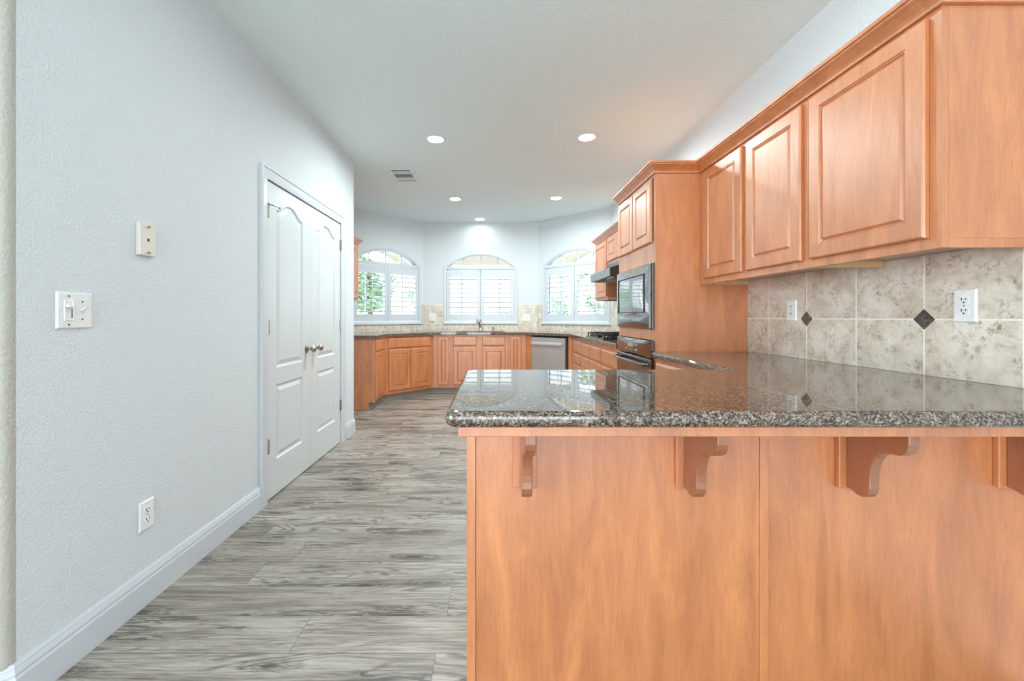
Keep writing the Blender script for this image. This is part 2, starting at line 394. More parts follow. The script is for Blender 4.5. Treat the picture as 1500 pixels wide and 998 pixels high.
def holed(bm, outer, holes, a0, a1, plane='XZ'):
    """Extrude a polygon with holes."""
    def P(p, a): return {'XY': (p[0], p[1], a), 'XZ': (p[0], a, p[1])}[plane]
    edges = []
    for loop in [outer] + holes:
        vs = [bm.verts.new(P(p, a0)) for p in loop]
        edges += [bm.edges.new((vs[i], vs[(i + 1) % len(vs)])) for i in range(len(vs))]
    r = bmesh.ops.triangle_fill(bm, edges=edges, use_beauty=True)
    fs = [g for g in r['geom'] if isinstance(g, bmesh.types.BMFace)]
    e = bmesh.ops.extrude_face_region(bm, geom=fs)
    nv = [g for g in e['geom'] if isinstance(g, bmesh.types.BMVert)]
    d = Vector(P((0, 0), a1)) - Vector(P((0, 0), a0))
    bmesh.ops.translate(bm, verts=nv, vec=d)
    bmesh.ops.dissolve_limit(bm, angle_limit=R(1), verts=bm.verts, edges=bm.edges)
    return bm
def ring_loops(bm, loops, cap=True, back=True):
    rs = [[bm.verts.new(p) for p in lp] for lp in loops]
    for a, b in zip(rs, rs[1:]):
        n = len(a)
        for k in range(n): bm.faces.new((a[k], a[(k + 1) % n], b[(k + 1) % n], b[k]))
    if cap: bm.faces.new(rs[-1])
    if back: bm.faces.new(list(reversed(rs[0])))
    return bm
def rect_loop(x0, x1, z0, z1, y): return [(x0, y, z0), (x1, y, z0), (x1, y, z1), (x0, y, z1)]
def fillet(pts, rads, seg=5):
    out = []
    n = len(pts)
    for i, p in enumerate(pts):
        r = rads[i]
        if not r: out.append(p); continue
        p = Vector((*p, 0)); a = Vector((*pts[i - 1], 0)) - p; b = Vector((*pts[(i + 1) % n], 0)) - p
        a.normalize(); b.normalize()
        ang = a.angle(b); t = r / math.tan(ang / 2)
        c = p + (a + b).normalized() * (r / math.sin(ang / 2))
        s = p + a * t - c; e = p + b * t - c
        for k in range(seg + 1):
            q = (s.lerp(e, k / seg)).normalized() * r + c
            out.append((q.x, q.y))
    return out
def sweep(bm, path, prof, closed=False):
    """Sweep a profile [(out, z)] along a 2D path; out is to the left of travel; mitred corners."""
    n = len(path); secs = []
    for i in range(n):
        p = Vector(path[i])
        d0 = (p - Vector(path[i - 1])).normalized() if i > 0 or closed else None
        d1 = (Vector(path[(i + 1) % n]) - p).normalized() if i < n - 1 or closed else None
        d0 = d0 or d1; d1 = d1 or d0
        n0 = Vector((-d0.y, d0.x)); n1 = Vector((-d1.y, d1.x))
        m = (n0 + n1).normalized(); s = 1 / max(m.dot(n0), 0.3)
        secs.append([bm.verts.new((p.x + m.x * o * s, p.y + m.y * o * s, z)) for o, z in prof])
    k = len(prof)
    for a, b in zip(secs, secs[1:]):
        for j in range(k): bm.faces.new((a[j], a[(j + 1) % k], b[(j + 1) % k], b[j]))
    bm.faces.new(secs[0]); bm.faces.new(list(reversed(secs[-1])))
    return bm

# cabinet fronts: local x to the right, y into the cabinet (face frame at 0), z up
def panel_door(parent, x0, x1, z0, z1, name='door', stile=0.055, t=0.020, label=None):
    st = min(stile, (x1 - x0) * 0.27)
    L_ = []
    for ins, y in ((0, -0.001), (0, -t + 0.006), (0.003, -t + 0.002), (0.007, -t), (st, -t), (st + 0.002, -t + 0.004), (st + 0.006, -t + 0.0035), (st + 0.009, -t + 0.010),
                   (st + 0.012, -t + 0.010), (st + 0.020, -t + 0.002), (st + 0.022, -t + 0.0015)):
        ins = min(ins, (x1 - x0) / 2 - 0.002)
        L_.append(rect_loop(x0 + ins, x1 - ins, z0 + ins, z1 - ins, y))
    o = obj(name, ring_loops(NB(), L_), M['wood'], parent)
    if label: o['label'] = label
    return o
def drawer_front(parent, x0, x1, z0, z1, name='drawer', t=0.020):
    L_ = [rect_loop(x0 + i, x1 - i, z0 + i, z1 - i, y) for i, y in ((0, -0.001), (0, -t + 0.009), (0.004, -t + 0.006), (0.008, -t + 0.005), (0.014, -t), (0.016, -t))]
    return obj(name, ring_loops(NB(), L_), M['wood'], parent)
def to_local(pts, loc, rot):
    c, s = math.cos(rot), math.sin(rot)
    return [((x - loc[0]) * c + (y - loc[1]) * s, -(x - loc[0]) * s + (y - loc[1]) * c) for x, y in pts]

# ------------------------------------------------------------------ plan
XL, XR, XK = -1.42, 1.68, -2.10        # pantry wall, right wall, kitchen left wall
YB, YS = 6.843, 5.905                  # bay back wall, where the side walls end
CX0, CX1 = -1.167, 0.742               # bay corners
H = 2.74
YP0, YP1 = 1.19, 4.204                 # pantry block
CT = 0.94                              # counter height

# ------------------------------------------------------------------ setting
f = obj('floor', bxo(-4.7, 1.82, -4.2, 7.1, -0.1, 0.0), M['floor']); struct(f)
c = obj('ceiling', bxo(-4.7, 1.82, -4.2, 7.1, H, H + 0.12), M['ceil']); struct(c)

bm = NB()
prism(bm, [(XL - 0.12, YP0 + 0.036), (XL, YP0 + 0.036), (XL, 2.565), (XL - 0.12, 2.565)], 0, H)
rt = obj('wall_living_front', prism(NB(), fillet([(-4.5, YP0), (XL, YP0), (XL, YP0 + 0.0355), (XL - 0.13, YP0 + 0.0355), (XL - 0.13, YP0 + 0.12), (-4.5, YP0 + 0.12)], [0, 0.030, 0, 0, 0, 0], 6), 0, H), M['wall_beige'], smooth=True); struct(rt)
far = [(XL, 3.843), (XL, YP1), (XK, YP1), (XK, YP1 - 0.12), (XL - 0.12, YP1 - 0.12), (XL - 0.12, 3.843)]
prism(bm, fillet(far, [0, 0.02, 0, 0, 0, 0], 5), 0, H)
box(bm, XL - 0.12, XL, 2.565, 3.843, 2.045, H)
struct(obj('wall_left', bm, M['wall'], smooth=True))
struct(obj('wall_kitchen_left', bxo(XK - 0.12, XK, YP1 - 0.12, YS + 0.05, 0, H), M['wall']))
struct(obj('wall_right', bxo(XR, XR + 0.12, -4.0, YS + 0.05, 0, H), M['wall']))
# living room behind the camera: unseen openings added and sized to let daylight in
struct(obj('wall_back', holed(NB(), [(-4.5, 0), (1.68, 0), (1.68, H), (-4.5, H)], [[(-3.9, 0.2), (-1.5, 0.2), (-1.5, 2.5), (-3.9, 2.5)], [(-1.05, 0.08), (1.5, 0.08), (1.5, 2.5), (-1.05, 2.5)]], -4.12, -4.0), M['wall']))
o = obj('wall_living_left', holed(NB(), [(0, 0), (5.3, 0), (5.3, H), (0, H)], [[(1.2, 0.3), (4.6, 0.3), (4.6, 2.5), (1.2, 2.5)]], 0, 0.12), M['wall'])  # unseen side opening added to brighten the wall cabinets
struct(place(o, (-4.5, -4.0, 0), R(90)))

# bay walls with arched openings
WW, WZ0, WZS, WZA = 1.224, 1.06, 2.0, 2.24
def arch_loop(cx, inset=0.0, z0=WZ0, seg=20):
    w = WW / 2; rise = WZA - WZS; rad = (w * w + rise * rise) / (2 * rise); cz = WZA - rad
    r = rad - inset; wi = w - inset
    zs = cz + math.sqrt(r * r - wi * wi)
    pts = [(cx - wi, z0 + inset), (cx + wi, z0 + inset)]
    a = math.asin(wi / r)
    for k in range(seg + 1):
        t = a - 2 * a * k / seg
        pts.append((cx + r * math.sin(t), cz + r * math.cos(t)))
    return pts
def arch_z(dx, inset):
    w = WW / 2; rise = WZA - WZS; rad = (w * w + rise * rise) / (2 * rise); cz = WZA - rad
    return cz + math.sqrt((rad - inset) ** 2 - dx * dx)
D2 = math.sqrt(2)
BAY = [  # name, origin (left end seen from inside), rotation, length, window centre, word
    ('left', (XK, YB - (CX0 - XK), 0), R(45), (CX0 - XK) * D2, ((CX0 - XK) - 0.483 + 0.02) * D2),
    ('center', (CX0, YB, 0), 0.0, CX1 - CX0, -0.2155 - CX0),
    ('right', (CX1, YB, 0), R(-45), (XR - CX1) * D2, 0.500 * D2)]
for nm, org, rot, ln, cx in BAY:
    o = obj('wall_bay_' + nm, holed(NB(), [(-0.03, 0), (ln + 0.03, 0), (ln + 0.03, H), (-0.03, H)], [arch_loop(cx)], 0, 0.14), M['wall'])
    struct(place(o, org, rot))

# baseboards
BBP = [(0, 0), (0.016, 0), (0.016, 0.096), (0.0125, 0.104), (0.0125, 0.108), (0.0145, 0.111), (0.0105, 0.124), (0.0085, 0.127), (0.0095, 0.130), (0.004, 0.140), (0, 0.140)]
bb = [(o_, z) for o_, z in BBP]
def baseboard(name, path):
    p = [(-o_, z) for o_, z in bb]
    struct(obj(name, sweep(NB(), path, p), M['trimwhite']))
baseboard('baseboard_left', [(-4.45, YP0), (XL - 0.028, YP0), (XL, YP0 + 0.028), (XL, 2.499)])
baseboard('baseboard_left_far', [(XL, 3.920), (XL, YP1 - 0.018), (XL - 0.018, YP1), (XK + 0.01, YP1)])

# pantry door opening: jamb and casing
bm = NB()
CW = 0.075
def casing_prof(): return [(0, 0), (0.018, 0), (0.018, 0.02), (0.012, 0.05), (0.010, 0.07), (0.006, 0.075), (0, 0.075)]
y0, y1, zt = 2.577, 3.831, 2.033
# casing as nested loops: outer to inner, face x profile
def cas(i, x): return [(XL + x, y0 - CW + i, 0.0), (XL + x, y0 - CW + i, zt + CW - i), (XL + x, y1 + CW - i, zt + CW - i), (XL + x, y1 + CW - i, 0.0)]
secs = [cas(0, 0.0), cas(0, 0.018), cas(0.012, 0.020), cas(0.018, 0.015), cas(0.05, 0.012), cas(0.066, 0.010), cas(0.075, 0.008), cas(0.075, 0.0)]
rs = [[bm.verts.new(p) for p in s] for s in secs]
for a, b_ in zip(rs, rs[1:] + rs[:1]):
    for k in range(3): bm.faces.new((a[k], a[k + 1], b_[k + 1], b_[k]))
bm.faces.new([r_[0] for r_ in rs]); bm.faces.new([r_[3] for r_ in reversed(rs)])
# jamb lining
box(bm, XL - 0.12, XL - 0.0005, 2.566, y0 - 0.002, 0.0, 2.044)
box(bm, XL - 0.12, XL - 0.0005, y1 + 0.002, 3.842, 0.0, 2.044)
box(bm, XL - 0.12, XL - 0.0005, y0 - 0.002, y1 + 0.002, zt + 0.004, 2.044)
box(bm, XL - 0.075, XL - 0.05, y0, y1, zt - 0.012, zt + 0.004)
struct(obj('trim_1', bm, M['trimwhite']), 'white moulded casing around the pantry double door')

def pantry_leaf(name, ya, yb_, knob_side, label):
    """Local x along +Y, front faces +X (local -y)."""
    w = yb_ - ya
    root = bpy.data.objects.new(name, None); COL.objects.link(root)
    struct(root, label); root['category'] = 'door'
    place(root, (XL - 0.004, ya, 0.0), R(90))
    t = 0.035
    bm = NB()
    st = 0.125
    pans = [(0.235, 0.725, False), (0.835, 1.872, True)]
    zb, ztp = 0.008, 2.028
    seg = 16
    def arch(u):   # camel-back rise, flat shoulders
        s = max(0.0, 1 - abs(2 * u - 1) / 0.92)
        return 0.062 * (0.5 - 0.5 * math.cos(PI * min(1, s * 1.15)))
    def loop(b, tp, ar, ins, y):
        pts = [(st + ins, y, b + ins), (w - st - ins, y, b + ins)]
        for k in range(seg + 1):
            u = 1 - k / seg
            pts.append((st + ins + (w - 2 * st - 2 * ins) * u, y, tp - ins + (arch(u) if ar else 0)))
        return pts
    V = lambda p: bm.verts.new(p)
    loops0 = []
    for b, tp, ar in pans:
        ls = [loop(b, tp, ar, i, y) for i, y in ((0, 0.0), (0.006, 0.008), (0.012, 0.011), (0.018, 0.011), (0.042, 0.003), (0.046, 0.002))]
        rs_ = [[V(p) for p in l] for l in ls]
        for a, b2 in zip(rs_, rs_[1:]):
            n = len(a)
            for k in range(n): bm.faces.new((a[k], a[(k + 1) % n], b2[(k + 1) % n], b2[k]))
        bm.faces.new(rs_[-1]); loops0.append(rs_[0])
    lo, up = loops0
    BL, BR, TL, TR = V((0, 0, zb)), V((w, 0, zb)), V((0, 0, ztp)), V((w, 0, ztp))
    # front skin around the panels
    bm.faces.new((BL, BR, lo[1], lo[0]))
    bm.faces.new([lo[-1], *[lo[k] for k in range(len(lo) - 2, 1, -1)], up[1], up[0]])
    bm.faces.new((BL, lo[0], lo[-1], up[0], up[-1], TL))
    bm.faces.new((BR, TR, up[2], up[1], lo[2], lo[1]))
    bm.faces.new([TL, up[-1], *[up[k] for k in range(len(up) - 2, 2, -1)], up[2], TR])
    bl, br, tl, tr = V((0, t, zb)), V((w, t, zb)), V((0, t, ztp)), V((w, t, ztp))
    bm.faces.new((bl, br, tr, tl)); bm.faces.new((BL, BR, br, bl)); bm.faces.new((TL, TR, tr, tl)); bm.faces.new((BL, TL, tl, bl)); bm.faces.new((BR, TR, tr, br))
    obj('leaf', bm, M['white'], root)
    # knob
    kx = w - 0.062 if knob_side > 0 else 0.062
    kn = obj('knob', lathe(NB(), [(0.0315, 0.0), (0.0315, -0.004), (0.024, -0.009), (0.011, -0.014), (0.010, -0.032), (0.018, -0.040), (0.026, -0.050), (0.0265, -0.058), (0.020, -0.067), (0.006, -0.070)], (kx, -0.0005, 0.925), 'Y'), M['nickel'], root, smooth=True)
    kn['label'] = 'satin nickel round knob'
    for z in (0.35, 1.10, 1.835):
        hx = 0.006 if knob_side > 0 else w - 0.004
        bm = NB()
        tube(bm, [(hx, -0.011, z - 0.045), (hx, -0.011, z + 0.045)], 0.007, 10)
        tube(bm, [(hx, -0.011, z + 0.045), (hx, -0.011, z + 0.051)], [0.004, 0.002], 8)
        s = 1 if knob_side > 0 else -1
        box(bm, min(hx, hx + s * 0.012), max(hx, hx + s * 0.012), -0.0060, -0.0005, z - 0.044, z + 0.044)
        hg = obj('hinge', bm, M['nickel'], root); hg['label'] = 'metal butt hinge'
    if knob_side > 0:
        bm = NB(); tube(bm, [(0.0, -0.012, 1.875), (0.03, -0.035, 1.872), (0.075, -0.045, 1.868)], 0.004, 8)
        lathe(bm, [(0.007, -0.052), (0.007, -0.042)], (0.075, 0, 1.868), 'Y', 10)
        ds = obj('door_stop', bm, M['nickel'], root); ds['label'] = 'hinge pin door stop'
    return root
ym = 3.204
pantry_leaf('door_1', y0 + 0.003, ym - 0.0015, 1, 'white pantry door leaf nearer the wall switch, hinged at its left')
pantry_leaf('door_2', ym + 0.0015, y1 - 0.003, -1, 'white pantry door leaf farther from the camera, hinged at its right')
# dark pantry behind the gap
struct(obj('wall_pantry_back', bxo(XK - 0.02, XK + 0.02, YP0 + 0.12, YP1 - 0.12, 0, H), M['wall']))

# ------------------------------------------------------------------ windows and shutters
def window_unit(n, org, rot, cx, label):
    root = bpy.data.objects.new('window_%d' % n, None); COL.objects.link(root)
    place(root, org, rot); struct(root, label)
    lo = arch_loop(cx, 0.0); li = arch_loop(cx, 0.045)
    bm = NB()
    def L3(l, y): return [(p[0], y, p[1]) for p in l]
    loops = [L3(arch_loop(cx, 0.0005), 0.139), L3(arch_loop(cx, 0.0005), -0.0125), L3(arch_loop(cx, 0.010), -0.015), L3(arch_loop(cx, 0.034), -0.012), L3(arch_loop(cx, 0.045), -0.006), L3(li, 0.139)]
    rs = [[bm.verts.new(p) for p in l] for l in loops]
    for a, b in zip(rs, rs[1:] + rs[:1]):
        for k in range(len(a)): bm.faces.new((a[k], a[(k + 1) % len(a)], b[(k + 1) % len(a)], b[k]))
    obj('window_frame', bm, M['trimwhite'], root)
    wi = WW / 2 - 0.045
    obj('transom_bar', bxo(cx - wi, cx + wi, -0.004, 0.13, 1.962, 2.012), M['trimwhite'], root, 0.004)
    obj('sill', bxo(cx - WW / 2 - 0.012, cx + WW / 2 + 0.012, -0.032, -0.0125, WZ0 - 0.008, WZ0 + 0.02), M['trimwhite'], root, 0.004)
    for dx in (-wi / 2, 0.0, wi / 2):
        obj('muntin', bxo(cx + dx - 0.008, cx + dx + 0.008, 0.085, 0.105, 2.012, arch_z(dx, 0.045)), M['trimwhite'], root)
    obj('arch_pane', prism(NB(), [(cx - wi, 2.012)] + [(cx + wi, 2.012)] + arch_loop(cx, 0.045)[2:], 0.093, 0.097, 'XZ'), M['glass'], root)
    obj('lower_pane', bxo(cx - wi, cx + wi, 0.107, 0.111, WZ0 + 0.045, 1.962), M['glass'], root)
    obj('sash', box(box(NB(), cx - 0.02, cx + 0.02, 0.095, 0.125, WZ0 + 0.045, 1.962), cx - wi, cx - wi + 0.03, 0.095, 0.125, WZ0 + 0.045, 1.962), M['trimwhite'], root)
    for dx in (-wi * 0.56, wi * 0.56):
        obj('muntin', bxo(cx + dx - 0.007, cx + dx + 0.007, 0.099, 0.119, WZ0 + 0.045, 1.962), M['trimwhite'], root)
    return root
window_unit(1, BAY[0][1], BAY[0][2], BAY[0][4], 'arched window in the left angled wall above the two door cabinet')
window_unit(2, BAY[1][1], BAY[1][2], BAY[1][4], 'arched window in the back wall above the sink')
window_unit(3, BAY[2][1], BAY[2][2], BAY[2][4], 'arched window in the right angled wall above the dishwasher')

def shutter():
    """Origin at the lower left corner of the panel; width PWD, height PHT."""
    w, h = 0.560, 0.843
    root = thing('plantation_shutter', 'x', 'shutter')
    bm = NB()
    st = 0.055
    box(bm, 0, st, 0, 0.028, 0, h); box(bm, w - st, w, 0, 0.028, 0, h)
    box(bm, st, w - st, 0.001, 0.027, 0, 0.105); box(bm, st, w - st, 0.001, 0.027, h - 0.115, h)
    obj('shutter_frame', bm, M['trimwhite'], root, 0.003)
    nl = 8; z0, z1 = 0.105, h - 0.115; p = (z1 - z0) / nl
    for k in range(nl):
        zc = z0 + p * (k + 0.5)
        pts = []
        a = R(-4)
        for t in range(14):
            th = 2 * PI * t / 14
            yy, zz = 0.040 * math.cos(th), 0.0055 * math.sin(th)
            pts.append((0.014 + yy * math.cos(a) - zz * math.sin(a), zc + yy * math.sin(a) + zz * math.cos(a)))
        obj('louver', prism(NB(), pts, st + 0.001, w - st - 0.001, 'YZ'), M['trimwhite'], root, smooth=True)
    obj('tilt_rod', bxo(w / 2 - 0.005, w / 2 + 0.005, -0.037, -0.027, z0 + 0.03, z1 - 0.012), M['trimwhite'], root, 0.002)
    return root
sh = shutter()
SHL = [['white louvered shutter panel at the left of the left angled window', 'white louvered shutter panel on the right half of the left angled window'],
       ['white louvered shutter panel on the left half of the window over the sink', 'white louvered shutter panel on the right half of the window over the sink'],
       ['white louvered shutter panel on the left half of the right angled window', 'white louvered shutter panel of the right angled window, partly behind the hood']]
first = True
for (nm, org, rot, ln, cx), labs in zip(BAY, SHL):
    for s, lb in zip((-1, 1), labs):
        lx = cx - 0.5635 if s < 0 else cx + 0.0035
        p = Vector(org) + Matrix.Rotation(rot, 3, 'Z') @ Vector((lx, 0.002, WZ0 + 0.049))
        if first:
            place(sh, p, rot); sh['label'] = lb; sh['group'] = 'plantation shutter panels'; first = False
        else: dup(sh, p, rot, lb, 'plantation shutter panels')

# ------------------------------------------------------------------ backsplash tile
ZG = 1.157
def backsplash(label, org, rot, pieces, phase, diamonds=(), par_name='tile_backsplash'):
    """pieces: polygons in (x, z absolute); phase: local x of one grout line."""
    root = thing(par_name, label, 'backsplash', (org[0], org[1], CT), rot)
    o = None
    for pts in pieces:
        o = obj('tile_field', prism(NB(), [(x - phase, z - ZG) for x, z in pts], -0.011, -0.001, 'XZ'), M['tile'], root)
        o.location = (phase, 0, ZG - CT)
    for x in diamonds:
        r_ = 0.040
        d = obj('accent_tile', prism(NB(), [(x - r_, ZG - CT), (x, ZG - CT - r_), (x + r_, ZG - CT), (x, ZG - CT + r_)], -0.0125, -0.0105, 'XZ'), M['granite_dark'], root)
        d['label'] = 'dark granite diamond inset'
    return root
backsplash('beige stone tile backsplash above the peninsula counter with dark diamond insets', (XR, 2.711, 0), R(-90),
           [[(0, CT + 0.001), (2.711 - 0.98, CT + 0.001), (2.711 - 0.98, 1.404), (0, 1.404)]], 2.711 - 1.598, (2.711 - 1.598, 2.711 - 2.198))
backsplash('beige tile backsplash on the right wall behind the cooktop', (XR, YS - 0.012, 0), R(-90),
           [[(0, CT + 0.001), (YS - 0.012 - 3.50, CT + 0.001), (YS - 0.012 - 3.50, 1.404), (0, 1.404)]], 0.17)
def bay_tile(i, label, phase):
    nm, org, rot, ln, cx = BAY[i]
    a, b = cx - WW / 2 - 0.013, cx + WW / 2 + 0.013
    e = 0.006
    zt_ = 1.37; zb_ = WZ0 - 0.009
    pts = [(e, CT + 0.001), (ln - e, CT + 0.001)]
    pts += [(ln - e, zt_), (b, zt_), (b, zb_)] if b < ln - e - 0.01 else [(ln - e, zb_)]
    pts += [(a, zb_), (a, zt_), (e, zt_)] if a > e + 0.01 else [(e, zb_)]
    backsplash(label, org, rot, [pts], phase)
bay_tile(0, 'beige tile backsplash under and beside the left angled window', 0.25)
bay_tile(1, 'beige tile backsplash behind the sink below the middle window', 0.35)
bay_tile(2, 'beige tile backsplash under and beside the right angled window', 0.21)

# ------------------------------------------------------------------ base cabinets
BT = 0.899
def base_unit(label, org, rot, foot, w, toe=True, name='base_cabinet', group=None, toe_w=None):
    root = thing(name, label, 'cabinet', (org[0], org[1], 0), rot, group)
    obj('carcass', prism(NB(), foot, 0.10, BT), M['wood'], root)
    if toe:
        a, b = toe_w or (0.0, w)
        obj('toe_kick', prism(NB(), [(a, 0.07), (b, 0.07), (b, 0.12), (a, 0.12)], 0.001, 0.0995), M['toe'], root)['label'] = 'grey beige toe kick'
    return root
g = 0.0015
# left run, end panel facing the camera
org, rot = (-1.49, 5.15), R(90)
w = 5.657 - 5.15
u = base_unit('narrow maple cabinet with one drawer beside the pantry corner, its side panel facing the camera', org, rot,
              [(0.019, 0), (w - g, 0), (w - g, 0.606), (0.019, 0.606)], w, toe_w=(0.02, w + 0.028))
obj('end_panel', prism(NB(), [(0, 0.0), (0.07, 0.0), (0.07, 0.0)][:0] + [(0.0, 0.10), (0.075, 0.10), (0.075, 0.001), (0.606, 0.001), (0.606, BT), (0, BT)], 0.0, 0.0185, 'YZ'), M['wood'], u)
drawer_front(u, 0.04, w - 0.075, 0.735, 0.872); panel_door(u, 0.04, w - 0.075, 0.145, 0.715)
# left angled
org, rot = (-1.49, 5.657), R(45)
w = 0.8146
wc = to_local([(CX0, YB), (XK, YS)], org, rot)
e = 0.005
u = base_unit('maple cabinet with one wide drawer over two doors under the left angled window', org, rot,
              [(g, 0), (w - g, 0), (w - g, 0.6), (g, 0.6)], w, toe_w=(-0.028, w + 0.028))
drawer_front(u, 0.055, w - 0.055, 0.735, 0.872)
panel_door(u, 0.055, w / 2 - 0.003, 0.145, 0.715); panel_door(u, w / 2 + 0.003, w - 0.055, 0.145, 0.715)
# centre, three units
cy = 6.233
def cfoot(x0, x1, xw0, xw1): return [(x0 + g, 0), (x1 - g, 0), (xw1 - g, 0.605), (xw0 + g, 0.605)]
u = base_unit('narrow one door maple cabinet left of the sink cabinet', (-0.914, cy), 0, cfoot(0, 0.262, -0.2505, 0.262), 0.262, toe_w=(-0.028, 0.262))
panel_door(u, 0.076, 0.240, 0.145, 0.872, stile=0.045)
u = base_unit('wide maple sink cabinet with two drawer fronts over two doors', (-0.652, cy), 0, cfoot(0, 0.872, 0, 0.872), 0.872)
for a in (0.045, 0.478): drawer_front(u, a, a + 0.350, 0.735, 0.872); panel_door(u, a, a + 0.350, 0.145, 0.715)
u = base_unit('narrow one door maple cabinet between the sink cabinet and the dishwasher', (0.22, cy), 0, cfoot(0, 0.269, 0, 0.5185), 0.269, toe_w=(0.0, 0.297))
panel_door(u, 0.030, 0.194, 0.145, 0.872, stile=0.045)
# right angled: fillers and dishwasher
org, rot = (0.489, 6.233), R(-45)
w = 0.8217
wc = to_local([(CX1, YB), (XR, YS)], org, rot)
u = base_unit('maple filler panel on the left of the dishwasher', org, rot, [(g, 0), (0.106, 0), (0.106, 0.6), (wc[0][0] + g, wc[0][1] - e)], 0.1, name='filler_panel', toe_w=(-0.028, 0.106))
u = base_unit('maple filler panel on the right of the dishwasher', org, rot, [(0.770, 0), (w - g, 0), (wc[1][0] - g, wc[1][1] - e), (0.770, 0.6)], 0.1, name='filler_panel', toe_w=(0.770, w + 0.028))
dw = thing('dishwasher', 'stainless steel dishwasher with a bar handle under the right angled window', 'dishwasher', (org[0], org[1], 0), rot)
obj('body', bxo(0.112, 0.764, 0.02, 0.58, 0.10, 0.888), M['dark'], dw)
L_ = [rect_loop(0.122 + i, 0.722 - i, 0.125 + i, 0.872 - i, y) for i, y in ((0, 0.019), (0, -0.016), (0.006, -0.022), (0.010, -0.022))]
obj('door', ring_loops(NB(), L_), M['steel'], dw)
bm = NB(); box(bm, 0.150, 0.694, -0.062, -0.046, 0.768, 0.808)
for a in (0.158, 0.664): box(bm, a, a + 0.02, -0.047, -0.0215, 0.776, 0.802)
obj('handle', bm, M['steel_bright'], dw, 0.006)
obj('toe_plate', bxo(0.122, 0.722, 0.05, 0.07, 0.003, 0.0995), M['dark'], dw)
# right run
cols = [(5.477, 4.985), (4.960, 4.530), (4.505, 4.062), (4.037, 3.530)]
ends = [5.652, 4.972, 4.517, 4.050, 3.499]
rl = ['maple drawer stack in the corner next to the dishwasher', 'maple cabinet with one drawer under the far end of the cooktop, beside the corner stack',
      'maple cabinet with one drawer under the near end of the cooktop', 'maple cabinet with one drawer next to the wall oven']
for k in range(4):
    a, b = ends[k], ends[k + 1]
    w = a - b
    foot = [(g, 0), (w - g, 0), (w - g, 0.604), (g, 0.604)] if k else [(g, 0), (w - g, 0), (w - g, 0.604), (-0.249, 0.604)]
    u = base_unit(rl[k], (1.07, a), R(-90), foot, w, group='drawer cabinets on the right run', toe_w=(-0.028 if k == 0 else g, w - g))
    x0, x1 = a - cols[k][0], a - cols[k][1]
    drawer_front(u, x0, x1, 0.715, 0.855)
    if k == 0:
        for z0, z1 in ((0.575, 0.695), (0.365, 0.555), (0.145, 0.345)): drawer_front(u, x0, x1, z0, z1)
    else: panel_door(u, x0, x1, 0.145, 0.695)

# tall oven cabinet
TY0, TY1, TX = 2.713, 3.496, 1.065
TOP = 2.112
tc_ = thing('oven_cabinet', 'tall maple cabinet housing the microwave and the wall oven', 'cabinet', (TX, TY1, 0), R(-90))
TW = TY1 - TY0
bm = NB()
D = XR - TX - 0.003
box(bm, 0.0, 0.02, 0.02, D, 0.1, TOP); box(bm, TW - 0.02, TW, 0.02, D, 0.0005, TOP)
box(bm, 0.02, TW - 0.02, D - 0.01, D, 0.1, TOP)
for z0, z1 in ((0.1, 0.12), (1.045, 1.065), (1.56, 1.58), (TOP - 0.02, TOP)): box(bm, 0.02, TW - 0.02, 0.02, D - 0.01, z0, z1)
obj('carcass', bm, M['wood'], tc_)
bm = NB()
box(bm, 0.0, 0.032, 0, 0.02, 0.1, TOP); box(bm, TW - 0.032, TW, 0, 0.02, 0.1, TOP)
for z0, z1 in ((0.1, 0.30), (1.012, 1.082), (1.535, 1.672), (2.09, TOP)): box(bm, 0.032, TW - 0.032, 0.0, 0.02, z0, z1)
obj('face_frame', bm, M['wood'], tc_)
obj('toe_kick', bxo(0.0, TW - 0.021, 0.07, 0.09, 0.001, 0.0995), M['toe'], tc_)
panel_door(tc_, 0.028, TW / 2 - 0.006, 1.667, 2.096); panel_door(tc_, TW / 2 + 0.006, TW - 0.045, 1.667, 2.096)
# under-oven drawer
drawer_front(tc_, 0.03, TW - 0.03, 0.13, 0.27)

mw = thing('microwave', 'black built-in microwave in the tall cabinet above the wall oven', 'microwave', (TX, TY1, 1.066), R(-90))
mx0, mx1, mz0, mz1 = 0.020, TW - 0.020, 0.018, 0.466
obj('body', bxo(0.05, TW - 0.05, 0.022, 0.5, 0.004, 0.46), M['dark'], mw)
obj('trim_frame', bxo(mx0, mx1, -0.012, -0.001, mz0, mz1), M['black_gloss'], mw, 0.003)
def bulge(x0, x1, z0, z1, y, dep, nx=14, nz=6, back=-0.0125):
    """A gently convex front: bulges towards the room in the middle of x and rolls at top and bottom."""
    bm = NB(); G = []
    for j in range(nz + 1):
        r_ = []
        for i in range(nx + 1):
            u_, v_ = i / nx, j / nz
            d = dep * (1 - (2 * u_ - 1) ** 2) * (1 - abs(2 * v_ - 1) ** 3)
            r_.append(bm.verts.new((x0 + (x1 - x0) * u_, y - d, z0 + (z1 - z0) * v_)))
        G.append(r_)
    for j in range(nz):
        for i in range(nx): bm.faces.new((G[j][i], G[j][i + 1], G[j + 1][i + 1], G[j + 1][i]))
    edge = [G[0][i] for i in range(nx + 1)] + [G[j][nx] for j in range(1, nz + 1)] + [G[nz][i] for i in range(nx - 1, -1, -1)] + [G[j][0] for j in range(nz - 1, 0, -1)]
    bk = [bm.verts.new((v.co.x, back, v.co.z)) for v in edge]
    n = len(edge)
    for k in range(n): bm.faces.new((edge[k], edge[(k + 1) % n], bk[(k + 1) % n], bk[k]))
    bm.faces.new(list(reversed(bk)))
    return bm
dr = obj('door', bulge(mx0 + 0.010, mx1 - 0.028, mz0 + 0.098, mz1 - 0.008, -0.026, 0.006), M['black_glass'], mw, smooth=True)
